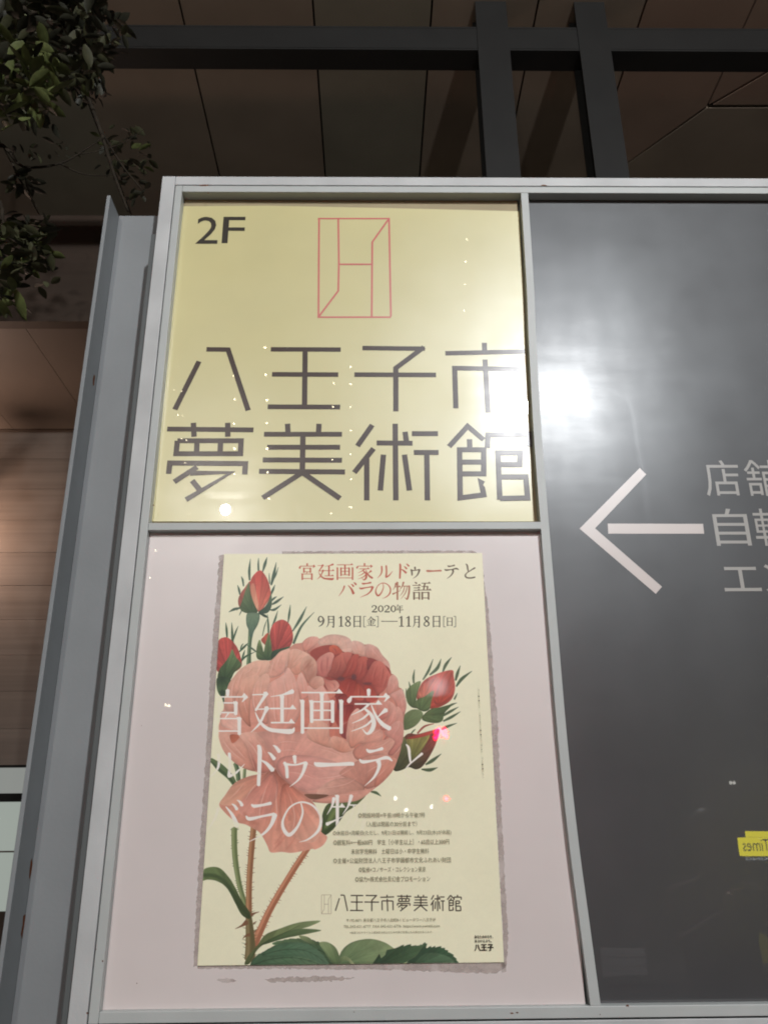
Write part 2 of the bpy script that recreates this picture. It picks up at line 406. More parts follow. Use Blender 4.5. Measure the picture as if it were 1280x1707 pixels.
stroke('K1', [(450, 600, 10), (500, 625, 22), (528, 640, 3)], G3)
petal('K1', [(352, 610), (400, 596), (452, 606), (456, 650), (440, 700), (412, 750), (392, 800), (374, 790), (366, 740), (348, 690)], (400, 620), (108, 132, 104), (72, 100, 84), .1, (120, 140, 110), streak=.12)
# bud 2 (right of stem)
for p in ([(690, 680, 8), (700, 610, 18), (709, 534, 3)], [(728, 750, 10), (790, 650, 24), (842, 548, 3)], [(735, 850, 20), (800, 710, 18), (905, 594, 3)],
          [(560, 710, 10), (585, 650, 16), (606, 580, 2)], [(530, 790, 12), (528, 700, 16), (520, 610, 3)], [(480, 790, 5), (498, 710, 8), (520, 650, 2)], [(430, 920, 10), (390, 890, 14), (345, 858, 2)]):
    blade('K1', p, (78, 104, 82))
petal('K1', [(640, 655), (700, 690), (728, 760), (728, 830), (690, 890), (560, 930), (556, 860), (540, 770), (570, 690)], (590, 920), (150, 58, 56), (196, 84, 76), .2, streak=.3)
petal('K1', [(530, 765), (556, 860), (556, 900), (520, 880), (470, 830), (486, 800)], (540, 920), (140, 60, 52), (190, 90, 70), .2, streak=.3)
petal('K1', [(534, 770), (552, 860), (566, 920), (640, 890), (700, 880), (640, 940), (560, 985), (480, 990), (434, 970), (432, 890), (456, 820), (480, 880), (490, 920), (505, 850)], (520, 990), (48, 74, 50), (130, 146, 92), .25, (160, 170, 120), streak=.3)
petal('K1', [(560, 920), (640, 890), (712, 880), (640, 950), (560, 985)], (560, 960), (38, 60, 46), (66, 92, 66), .1, streak=.2)
# bud 3 (left edge)
for p in ([(190, 800, 12), (186, 740, 18), (180, 680, 3)], [(235, 850, 20), (232, 760, 18), (228, 680, 3)], [(240, 820, 12), (260, 760, 14), (282, 708, 2)],
          [(290, 920, 10), (330, 880, 18), (360, 850, 3)], [(305, 1000, 10), (340, 960, 16), (420, 920, 2)], [(310, 985, 8), (325, 940, 14), (336, 905, 2)], [(300, 900, 8), (310, 870, 10), (324, 852, 2)]):
    blade('K1', p, (64, 92, 68))
petal('K1', [(120, 830), (175, 800), (220, 820), (270, 880), (298, 950), (308, 1040), (230, 1090), (110, 1080), (110, 960)], (200, 1080), (168, 70, 66), (188, 74, 68), .2, streak=.28)
petal('K1', [(232, 900), (262, 960), (308, 1030), (250, 1090), (215, 1150), (150, 1150), (112, 1130), (130, 1060), (170, 1010), (210, 950)], (170, 1150), (44, 68, 44), (104, 126, 82), .25, (150, 160, 110), streak=.3)
petal('K1', [(112, 1130), (215, 1140), (205, 1210), (170, 1290), (140, 1290), (108, 1230)], (150, 1140), (40, 62, 44), (96, 120, 80), .1, streak=.2)
stroke('K3', [(150, 260, 50), (158, 310, 20), (164, 362, 6)], G3)
# thin stems seen left of the rose, below
stroke('C', [(10, 470, 40), (110, 560, 90), (230, 670, 80), (290, 760, 60)], (92, 112, 74)); stroke('C', [(10, 500, 14), (110, 590, 30), (230, 690, 26), (280, 760, 24)], (58, 78, 52), .8)
stem('C', [(300, 520, 50), (326, 600, 54), (338, 720, 50)], (96, 118, 82), G3)
stem('C', [(412, 590, 36), (408, 650, 38), (404, 720, 34)], (134, 146, 104), G2)
# rose stems at the foot
stem('K5', [(322, 190, 44), (328, 400, 42), (362, 620, 38), (410, 780, 34), (432, 860, 30)], (128, 140, 92), (82, 98, 62), 40, 12)
stem('K5', [(470, 180, 44), (450, 400, 44), (436, 620, 44), (434, 840, 46)], (168, 120, 84), (122, 82, 58), 46, 18)
stem('K5', [(960, 245, 30), (870, 360, 42), (740, 560, 46), (600, 800, 50), (520, 970, 56), (460, 1100, 70)], (188, 124, 92), (140, 86, 62), 60, 18)
stem('K5', [(430, 830, 40), (440, 960, 62), (446, 1080, 74), (440, 1190, 80)], (120, 104, 68), (78, 76, 48), 20, 26)
for p in ([(450, 850, 26), (480, 836, 12), (514, 826, 2)], [(418, 905, 40), (380, 932, 16), (330, 956, 3)], [(440, 1000, 26), (410, 1010, 14), (386, 1032, 2)],
          [(470, 915, 12), (482, 906, 8), (494, 900, 2)], [(470, 985, 12), (484, 972, 8), (490, 962, 2)], [(420, 1070, 12), (408, 1074, 8), (400, 1080, 2)]):
    stroke('K5', p, (120, 84, 60))
petal('K5', [(70, 520), (130, 486), (210, 492), (280, 560), (330, 640), (380, 740), (440, 830), (440, 880), (380, 850), (330, 760), (270, 650), (200, 596), (120, 580), (70, 590)], (450, 880), (70, 84, 50), (112, 132, 84), .2, (160, 168, 120), streak=.25)
stroke('K5', [(80, 545, 26), (200, 560, 26), (290, 650, 26), (360, 770, 22), (430, 860, 12)], (50, 66, 42), .6, 2)
# green receptacle under the rose at right
petal('D', [(190, 1000), (330, 960), (560, 940), (640, 900), (520, 1020), (400, 1100), (330, 1200), (250, 1300), (180, 1360), (90, 1400), (60, 1370), (110, 1220), (130, 1100)], (100, 1390), (52, 70, 40), (104, 122, 72), .15, (150, 160, 110), streak=.3)
stroke('D', [(330, 1010, 50), (250, 1130, 50), (160, 1280, 36)], (130, 146, 84), .6, 3)
stroke('D', [(420, 1020, 40), (330, 1180, 20), (240, 1310, 8)], (40, 58, 36), .7, 1)
blade('D', [(700, 855, 20), (760, 868, 34), (820, 910, 4)], (84, 106, 74))
# buds on the right
for p in ([(640, 235, 10), (680, 170, 18), (714, 84, 3)], [(690, 200, 12), (745, 150, 24), (773, 82, 3)], [(785, 180, 10), (808, 125, 22), (850, 70, 3)],
          [(880, 240, 14), (893, 190, 22), (914, 132, 3)], [(885, 285, 12), (925, 230, 24), (1000, 172, 3)], [(572, 260, 12), (570, 215, 16), (578, 160, 3)],
          [(548, 320, 12), (545, 290, 14), (536, 250, 3)], [(520, 370, 12), (518, 340, 12), (516, 300, 3)], [(510, 400, 12), (500, 360, 12), (492, 310, 3)],
          [(870, 380, 12), (880, 360, 12), (892, 334, 2)], [(820, 440, 14), (850, 420, 16), (890, 406, 2)], [(790, 500, 14), (840, 470, 20), (902, 436, 2)],
          [(790, 540, 12), (850, 510, 20), (916, 470, 2)], [(780, 600, 14), (820, 580, 20), (888, 556, 3)], [(660, 860, 12), (710, 830, 26), (774, 782, 3)], [(630, 895, 10), (690, 900, 26), (748, 882, 3)], [(555, 630, 8), (570, 612, 10), (586, 598, 2)]):
    blade('K4', p, (78, 100, 70))
petal('K4', [(500, 500), (560, 456), (620, 462), (640, 500), (590, 570), (520, 605), (494, 590)], (500, 560), (86, 102, 64), (118, 136, 92), .2, (150, 160, 110))
petal('K4', [(600, 330), (640, 250), (720, 200), (850, 164), (866, 210), (876, 300), (850, 380), (780, 430), (700, 450), (640, 420), (596, 380)], (680, 440), (178, 70, 56), (196, 84, 70), .3, streak=.25)
petal('K4', [(604, 330), (650, 260), (760, 220), (720, 290), (690, 350), (610, 370)], (640, 380), (204, 118, 96), (188, 84, 70), .25, streak=.25)
petal('K4', [(776, 250), (850, 172), (872, 290), (850, 370), (760, 420), (720, 400), (740, 320)], (760, 420), (166, 66, 52), (190, 80, 66), .3, streak=.25)
petal('K4', [(524, 310), (580, 260), (624, 250), (600, 330), (590, 400), (620, 440), (560, 440), (520, 390)], (560, 440), (66, 86, 52), (118, 136, 88), .25, (150, 160, 110), streak=.25)
petal('K4', [(720, 315), (700, 400), (690, 450), (650, 470), (600, 450), (580, 420), (600, 380), (650, 360)], (620, 470), (74, 94, 58), (112, 132, 82), .25, (150, 160, 110), streak=.25)
petal('K4', [(640, 500), (700, 450), (760, 440), (850, 420), (800, 480), (780, 540), (720, 555), (640, 535)], (640, 500), (88, 106, 64), (66, 90, 56), .2, (150, 160, 110), streak=.25)
stroke('K4', [(600, 630, 12), (650, 580, 14), (720, 560, 4)], (150, 70, 60))
petal('K4', [(500, 660), (540, 630), (600, 636), (700, 610), (760, 600), (745, 680), (700, 780), (640, 870), (590, 896), (540, 880), (500, 890), (440, 905), (420, 880), (460, 800), (486, 720)], (500, 880), (58, 62, 40), (176, 66, 62), .2, streak=.25, power=1.6)
petal('K4', [(524, 670), (600, 660), (690, 640), (640, 740), (570, 830), (520, 820), (510, 740)], (540, 850), (88, 92, 48), (160, 150, 84), .2, (180, 170, 110), streak=.3)
petal('K4', [(530, 660), (600, 640), (700, 612), (760, 600), (690, 640), (600, 665), (530, 672)], (540, 668), (150, 60, 50), (200, 80, 70), .1)
petal('K4', [(486, 660), (520, 690), (540, 800), (520, 880), (440, 910), (420, 870), (460, 790)], (450, 900), (54, 60, 40), (92, 96, 60), .1, streak=.25)
# serrated leaves along the foot
def leaf(frame, rib, half, c0, c1, serr=.16, n=16, seed=0):
    g = random.Random(seed); c = catmull(rib, False, 10); N = len(c); L_, R_ = [], []
    for i in range(N):
        t = i/(N-1); d = c[min(i+1, N-1)]-c[max(i-1, 0)]; d = d/(np.hypot(*d)+1e-6); nrm = np.array([-d[1], d[0]])
        saw = 1+serr*(((t*n) % 1.0)-.5)
        w0 = half*(math.sin(math.pi*min(1, t**.8))**.75)*saw
        L_.append(c[i]+nrm*w0+d*half*serr*.8*((t*n) % 1)); R_.append(c[i]-nrm*w0+d*half*serr*.8*((t*n) % 1))
    poly = np.vstack([np.array(L_), np.array(R_)[::-1]])
    petal(frame, poly, tuple(c[0]), c0, c1, .25, (140, 160, 120), smooth=False, streak=.12)
    stroke(frame, [(p[0], p[1], 5*(1-i/N)+1.5) for i, p in enumerate(c)][::3], tuple(v*.62 for v in c0), .7)
    for k in range(2, 9):
        i = int(N*k/10); 
        for sd in (L_, R_):
            j = min(N-1, i+int(N*.14)); e = c[j]*.22+sd[j]*.78
            m_ = (c[i]+e)/2+np.array([0, 0])
            stroke(frame, [(c[i][0], c[i][1], 3), (m_[0], m_[1], 2.4), (e[0], e[1], 1)], tuple(v*.66 for v in c0), .5)
leaf('FF', [(60, 400), (160, 360), (300, 345), (430, 370), (540, 420)], 62, (62, 92, 66), (96, 124, 92), seed=1)
leaf('FF', [(560, 400), (520, 330), (440, 290), (330, 262), (190, 262)], 46, (58, 84, 58), (92, 116, 82), seed=2)
leaf('FF', [(130, 330), (250, 300), (370, 300), (460, 340), (530, 400)], 44, (70, 102, 74), (84, 114, 88), seed=3)
petal('FF', [(470, 258), (520, 254), (570, 290), (594, 360), (580, 400), (540, 370), (500, 310)], (580, 400), (84, 108, 70), (136, 152, 108), .3, (170, 178, 130), streak=.15)
petal('FF', [(350, 215), (400, 222), (440, 250), (470, 268), (420, 262), (370, 240)], (470, 270), (70, 92, 60), (140, 152, 108), .2, streak=.1)
petal('FF', [(580, 390), (600, 310), (660, 256), (760, 234), (850, 252), (920, 296), (980, 340), (960, 420), (700, 430), (590, 420)], (590, 400), (96, 120, 82), (140, 156, 112), .3, (170, 180, 136), streak=.1)
for e in ((720, 300), (800, 275), (870, 310), (760, 350), (860, 380), (690, 330)):
    stroke('FF', [(590, 396, 3), ((590+e[0])/2-8, (396+e[1])/2-16, 2.4), (e[0], e[1], 1)], (78, 100, 66), .55)
leaf('FF', [(760, 440), (880, 370), (980, 320), (1060, 310), (1100, 262)], 50, (44, 70, 50), (62, 90, 62), .3, 10, 5)
leaf('FF', [(960, 430), (1080, 350), (1160, 330), (1220, 340), (1290, 380)], 52, (40, 66, 48), (58, 88, 62), .28, 12, 6)
petal('FF', [(1020, 400), (1100, 320), (1210, 330), (1270, 370), (1240, 400), (1100, 400)], (1030, 400), (54, 82, 58), (84, 112, 84), .2, (110, 140, 110), streak=.18)
petal('FF', [(780, 390), (826, 322), (836, 350), (860, 330), (870, 300), (920, 290), (972, 268), (960, 330), (1010, 280), (1094, 268), (1040, 340), (930, 400)], (800, 400), (42, 66, 46), (70, 98, 66), .15, streak=.2, smooth=False)
petal('FF', [(586, 380), (610, 336), (650, 350), (680, 390), (660, 384), (640, 364), (606, 366)], (590, 390), (80, 104, 66), (150, 160, 116), .2, streak=.1)
petal('K5', [(430, 1160), (500, 1080), (560, 1000), (680, 950), (800, 910), (900, 896), (980, 896), (900, 936), (820, 960), (700, 1010), (600, 1060), (520, 1090), (470, 1160), (440, 1220), (400, 1225)], (430, 1220), (96, 108, 66), (122, 138, 96), .25, (160, 170, 120), streak=.2)
petal('K5', [(520, 1080), (640, 1010), (780, 960), (900, 956), (986, 968), (900, 990), (800, 1010), (700, 1030), (600, 1060)], (520, 1080), (60, 80, 50), (96, 116, 78), .2, streak=.2)
stroke('K5', [(440, 1190, 6), (520, 1090, 8), (640, 1020, 6), (820, 930, 3)], (60, 76, 46), .7)

# ---- the rose
Lp, Mp, Dp = (232, 184, 166), (222, 160, 142), (204, 132, 114)
R1, R2, R3, KK = (194, 98, 82), (170, 74, 64), (138, 56, 52), (92, 52, 56)
low = [fr('C', [(760, 575), (640, 640), (500, 662), (360, 712), (262, 780), (184, 890), (110, 1002), (160, 1085), (250, 1172), (330, 1222), (420, 1244), (500, 1284), (580, 1334), (632, 1404), (682, 1502), (722, 1576), (850, 1570), (960, 1582), (1100, 1560), (1210, 1535)]),
       fr('D', [(40, 1540), (120, 1500), (168, 1440), (178, 1385), (110, 1330), (90, 1200), (60, 1090), (0, 990)]), fr('C', [(1180, 948), (1080, 868), (950, 768), (850, 680)])]
petal('P', np.vstack(low), tuple(fr('C', [(800, 640)])[0]), (192, 112, 94), (224, 160, 138), .3, smooth=True, streak=.10, power=.7)
petal('C', [(700, 620), (560, 650), (300, 760), (180, 900), (120, 1000), (300, 1010), (430, 900), (600, 740)], (760, 600), (200, 122, 104), (222, 166, 140), .3, streak=.10, power=.7)
petal('C', [(740, 620), (620, 730), (440, 900), (340, 1050), (420, 1160), (640, 1180), (760, 1000), (810, 800)], (780, 600), (206, 128, 112), (216, 150, 134), .25, streak=.08)
petal('C', [(860, 780), (990, 790), (1180, 940), (1270, 1060), (1330, 1260), (1250, 1440), (1080, 1440), (900, 1300), (820, 1100)], (860, 700), (204, 120, 100), (226, 168, 146), .3, streak=.12)
for e in ((740, 1560), (800, 1500), (900, 1540), (760, 1480)):
    stroke('C', [(e[0]+120, e[1]-160, 4), (e[0]+40, e[1]-40, 12), (e[0], e[1], 4)], (190, 104, 88), .5, 2)
out = [fr('A', [(110, 860), (150, 720), (210, 630), (300, 530), (400, 490), (425, 455), (520, 435), (630, 442), (700, 390), (760, 330), (860, 290), (930, 240)]),
       fr('B', [(30, 210), (100, 150), (190, 148), (222, 168), (300, 130), (400, 120), (520, 145), (580, 200), (650, 195), (722, 232), (790, 230), (870, 270), (922, 350), (1000, 440), (1006, 540), (1060, 578), (1102, 640), (1110, 710), (1150, 740), (1190, 870), (1190, 960), (1166, 1060), (1160, 1200)]),
       fr('D', [(1084, 190), (1060, 300), (1040, 400), (960, 600), (840, 740), (700, 850), (560, 950), (400, 982), (150, 992), (0, 962)]),
       fr('C', [(1170, 946), (1080, 868), (950, 768), (822, 660), (762, 575), (650, 640), (520, 612), (360, 552), (258, 482), (160, 360), (112, 240), (104, 100)]),
       fr('A', [(40, 1180), (90, 1010)])]
petal('P', np.vstack(out), (560, 1200), (196, 112, 94), Mp, .3, smooth=True, streak=.07)
PT = [
 ('A', [(300, 530), (420, 460), (520, 437), (628, 445), (622, 560), (520, 640), (440, 760), (410, 900), (330, 760), (240, 870), (210, 1060), (100, 1010), (112, 860), (150, 720), (212, 630)], (420, 1000), Dp, (228, 178, 150)),
 ('A', [(340, 655), (450, 612), (520, 640), (445, 760), (412, 900), (402, 1100), (408, 1225), (300, 1110), (262, 950), (275, 780)], (400, 1200), (186, 108, 86), (220, 162, 136)),
 ('A', [(60, 1050), (150, 1040), (230, 1080), (290, 1180), (240, 1260), (150, 1240), (60, 1200)], (60, 1100), Mp, Lp),
 ('A', [(640, 480), (700, 395), (770, 330), (872, 298), (866, 400), (836, 500), (780, 600), (640, 640), (612, 560)], (800, 620), Dp, (230, 176, 150)),
 ('A', [(862, 330), (960, 300), (1110, 374), (1050, 420), (960, 500), (890, 540), (812, 580), (850, 450)], (820, 580), (192, 122, 98), (226, 174, 150)),
 ('A', [(520, 640), (600, 590), (640, 660), (610, 800), (600, 1000), (620, 1180), (520, 1150), (440, 1000), (430, 860), (455, 740)], (560, 1200), (200, 126, 108), (222, 166, 142)),
 ('A', [(850, 520), (905, 580), (950, 680), (985, 850), (998, 1000), (960, 1150), (820, 1290), (640, 1280), (612, 1100), (600, 900), (622, 725), (740, 645), (806, 600)], (780, 1300), (206, 132, 114), (228, 166, 148)),
 ('A', [(1000, 575), (1050, 640), (1090, 740), (1102, 850), (1010, 900), (982, 790), (956, 690)], (1060, 900), (200, 124, 108), (228, 172, 154)),
 ('A', [(885, 535), (960, 480), (1034, 396), (1016, 500), (1002, 584), (930, 602)], (960, 600), (204, 128, 104), (224, 164, 140)),
 ('B', [(40, 300), (28, 212), (100, 150), (190, 148), (212, 200), (150, 262), (70, 310)], (40, 320), (196, 116, 98), (220, 156, 138)),
 ('B', [(80, 310), (150, 250), (212, 205), (260, 230), (180, 290), (120, 340)], (100, 340), (176, 88, 76), (214, 150, 132)),
 ('B', [(210, 190), (300, 132), (400, 121), (520, 146), (580, 202), (572, 320), (480, 330), (440, 262), (380, 236), (300, 244), (222, 242)], (360, 300), (216, 170, 148), (206, 162, 146)),
 ('B', [(578, 204), (650, 195), (722, 234), (742, 290), (730, 370), (650, 345), (590, 320)], (660, 380), (208, 146, 126), (216, 172, 156)),
 ('B', [(740, 244), (790, 231), (872, 272), (922, 352), (1000, 440), (1004, 530), (900, 450), (830, 410), (736, 372)], (800, 440), (190, 116, 100), (212, 162, 148)),
 ('B', [(110, 330), (180, 272), (300, 240), (420, 250), (480, 312), (580, 330), (660, 360), (760, 380), (840, 400), (1000, 500), (1022, 620), (980, 700), (900, 780), (860, 860), (760, 900), (700, 960), (640, 1000), (560, 1060), (540, 1180), (530, 1290), (460, 1260), (440, 1180), (380, 1060), (340, 900), (400, 780), (300, 740), (240, 640), (190, 590), (180, 480), (160, 410)], (600, 640), R3, R2),
 ('B', [(330, 262), (380, 240), (430, 262), (476, 312), (440, 342), (388, 358), (340, 320)], (400, 380), R2, (206, 98, 72)),
 ('B', [(186, 425), (240, 362), (330, 320), (382, 350), (366, 420), (330, 560), (280, 604), (204, 590), (186, 500)], (250, 610), (160, 72, 66), (206, 122, 108)),
 ('B', [(385, 395), (440, 350), (480, 322), (512, 400), (522, 480), (480, 570), (430, 632), (360, 606), (306, 580), (350, 500)], (420, 620), (136, 60, 54), (204, 112, 96)),
 ('B', [(480, 330), (560, 318), (584, 350), (545, 420), (522, 470), (495, 400)], (520, 480), (170, 80, 70), (198, 112, 98)),
 ('B', [(600, 350), (662, 350), (645, 450), (604, 560), (530, 604), (456, 612), (520, 500), (560, 410)], (520, 620), (150, 56, 48), (190, 88, 76)),
 ('B', [(668, 380), (757, 382), (748, 500), (722, 590), (664, 644), (604, 622), (590, 570), (640, 500)], (620, 620), (150, 58, 52), (198, 98, 84)),
 ('B', [(760, 400), (832, 400), (802, 460), (762, 520), (750, 470)], (770, 520), (124, 50, 50), (150, 64, 60)),
 ('B', [(842, 420), (925, 432), (1000, 540), (1022, 600), (980, 700), (924, 770), (862, 790), (822, 706), (750, 690), (690, 660), (742, 580), (792, 480)], (760, 690), (160, 64, 56), (206, 116, 102)),
 ('B', [(560, 610), (642, 650), (612, 750), (590, 838), (500, 800), (428, 760), (450, 680), (500, 630)], (600, 620), (142, 48, 42), (180, 72, 60)),
 ('B', [(640, 668), (692, 700), (732, 790), (704, 860), (620, 846), (600, 800)], (650, 660), (160, 62, 50), (188, 84, 68)),
 ('B', [(720, 690), (800, 700), (862, 800), (850, 870), (760, 880), (730, 780)], (760, 690), (160, 60, 50), (186, 80, 68)),
 ('B', [(398, 920), (420, 830), (500, 788), (552, 850), (562, 900), (480, 922), (430, 960)], (440, 780), (130, 48, 46), (172, 68, 60)),
 ('B', [(440, 930), (600, 915), (566, 1010), (542, 1096), (470, 1084), (436, 1000)], (560, 920), (132, 48, 46), (166, 64, 58)),
 ('B', [(478, 1110), (528, 1104), (536, 1290), (452, 1250), (456, 1170)], (500, 1280), (126, 56, 56), (176, 80, 70)),
 ('B', [(338, 860), (392, 820), (412, 930), (392, 1060), (340, 1160), (326, 1000)], (350, 1160), (170, 76, 68), (196, 104, 90)),
 ('B', [(250, 600), (330, 636), (400, 636), (442, 690), (410, 745), (340, 765), (286, 700)], (280, 640), (178, 92, 78), (212, 134, 118)),
 ('A', [(1030, 410), (1110, 378), (1182, 440), (1198, 520), (1190, 620), (1145, 730), (1080, 690), (1036, 580), (1004, 540)], (1100, 720), (160, 96, 80), (206, 154, 130)),
 ('A', [(1100, 700), (1180, 625), (1262, 640), (1280, 720), (1230, 780), (1140, 770)], (1130, 760), (176, 108, 90), (212, 156, 134)),
 ('B', [(90, 700), (170, 740), (250, 700), (300, 770), (330, 860), (330, 1010), (320, 1180), (240, 1230), (120, 1160), (100, 900)], (200, 1240), (202, 124, 106), (222, 156, 140)),
 ('B', [(1008, 600), (1060, 578), (1102, 640), (1096, 722), (1000, 800), (976, 730)], (990, 800), (190, 110, 96), (214, 156, 140)),
 ('B', [(1080, 760), (1150, 742), (1190, 870), (1190, 960), (1150, 1010), (1100, 960), (1050, 850), (1010, 800)], (1030, 980), (190, 112, 98), (214, 160, 146)),
 ('B', [(860, 900), (930, 860), (1010, 870), (1024, 930), (1000, 1030), (930, 1080), (880, 1060)], (880, 1060), (168, 76, 66), (210, 142, 124)),
 ('B', [(1020, 880), (1080, 940), (1092, 1050), (1040, 1180), (960, 1200), (900, 1170), (980, 1060), (1024, 960)], (930, 1200), (182, 96, 84), (214, 150, 134)),
 ('B', [(1090, 930), (1150, 1000), (1162, 1200), (1120, 1300), (1000, 1340), (940, 1300), (1050, 1180), (1094, 1050)], (960, 1340), (184, 100, 86), (206, 140, 124)),
 ('B', [(530, 1150), (560, 1040), (640, 950), (700, 1000), (780, 1100), (850, 1180), (930, 1210), (900, 1330), (700, 1350), (532, 1330)], (700, 1350), (206, 132, 112), (220, 156, 138)),
 ('C', [(110, 160), (235, 160), (252, 275), (340, 228), (430, 300), (470, 420), (512, 540), (534, 612), (400, 578), (280, 500), (180, 400), (122, 280)], (540, 600), (204, 128, 106), (220, 160, 138)),
 ('C', [(236, 190), (290, 175), (345, 190), (340, 226), (266, 282)], (250, 180), (176, 96, 74), (196, 112, 88)),
 ('C', [(340, 180), (440, 150), (560, 150), (640, 260), (700, 380), (770, 560), (650, 634), (550, 604), (512, 500), (466, 380), (420, 280)], (640, 620), (190, 106, 90), (224, 168, 146)),
 ('P', np.vstack([fr('C', [(560, 150), (800, 140), (1000, 150)]), fr('D', [(0, 130), (200, 200), (400, 280), (480, 350), (560, 480), (700, 640), (600, 800), (300, 880), (0, 900)]), fr('C', [(1100, 850), (950, 770), (830, 660), (770, 560), (700, 380), (630, 240)])]), (470, 1290), (206, 132, 118), (222, 164, 144)),
 ('C', [(830, 460), (1000, 420), (1280, 440), (1600, 560), (1500, 760), (1200, 840), (1060, 830), (950, 766), (840, 660), (790, 560)], (830, 600), (202, 128, 116), (218, 152, 138)),
 ('D', [(0, 0), (180, 60), (210, 200), (240, 330), (100, 300), (-60, 200)], (100, 340), (204, 134, 112), (222, 164, 140)),
 ('D', [(205, 300), (240, 200), (330, 210), (420, 262), (500, 350), (400, 392), (300, 372)], (330, 390), (196, 120, 96), (218, 154, 130)),
 ('D', [(440, 120), (620, 60), (640, 250), (560, 280), (470, 340), (430, 260)], (470, 350), (196, 118, 96), (218, 158, 136)),
 ('D', [(500, 350), (640, 270), (860, 240), (1000, 180), (1060, 300), (960, 420), (760, 420), (560, 480), (490, 420)], (520, 480), (188, 112, 94), (212, 150, 130)),
 ('D', [(860, 160), (1000, 20), (1080, 60), (1084, 190), (1060, 300), (960, 420), (900, 400), (980, 260)], (900, 400), (176, 96, 84), (200, 134, 120)),
 ('D', [(320, 640), (480, 520), (700, 430), (920, 440), (980, 560), (840, 740), (700, 820), (600, 800), (470, 720)], (620, 800), (166, 104, 88), (206, 132, 112)),
 ('D', [(300, 700), (470, 700), (620, 800), (560, 860), (300, 880), (60, 880), (160, 760)], (600, 840), (168, 112, 94), (212, 152, 134)),
 ('D', [(180, 905), (400, 858), (700, 815), (840, 735), (700, 852), (560, 950), (400, 982), (150, 992), (0, 966)], (0, 960), (206, 138, 118), (200, 132, 114)),
 ('D', [(-90, 888), (60, 884), (200, 897), (80, 940), (-20, 938)], (60, 940), (112, 78, 60), (124, 84, 66)),
 ('D', [(770, 640), (900, 470), (1000, 470), (960, 600), (840, 735), (740, 800)], (760, 780), (196, 112, 92), (206, 128, 104)),
]
for f, pts, base, c0, c1 in PT:
    rimr = .32 if c1[1] > 120 else .18
    c0, c1 = (tuple(v*.78+q*.22 for v, q in zip(c0, (242, 186, 172))) if c1[1] > 120 else c0), (tuple(v*.70+q*.30 for v, q in zip(c1, (246, 204, 190))) if c1[1] > 120 else c1)
    petal(f, pts, base, c0, c1, rimr*.8, (244, 206, 188) if c1[1] > 120 else (222, 140, 122), streak=.055, shade=.24)
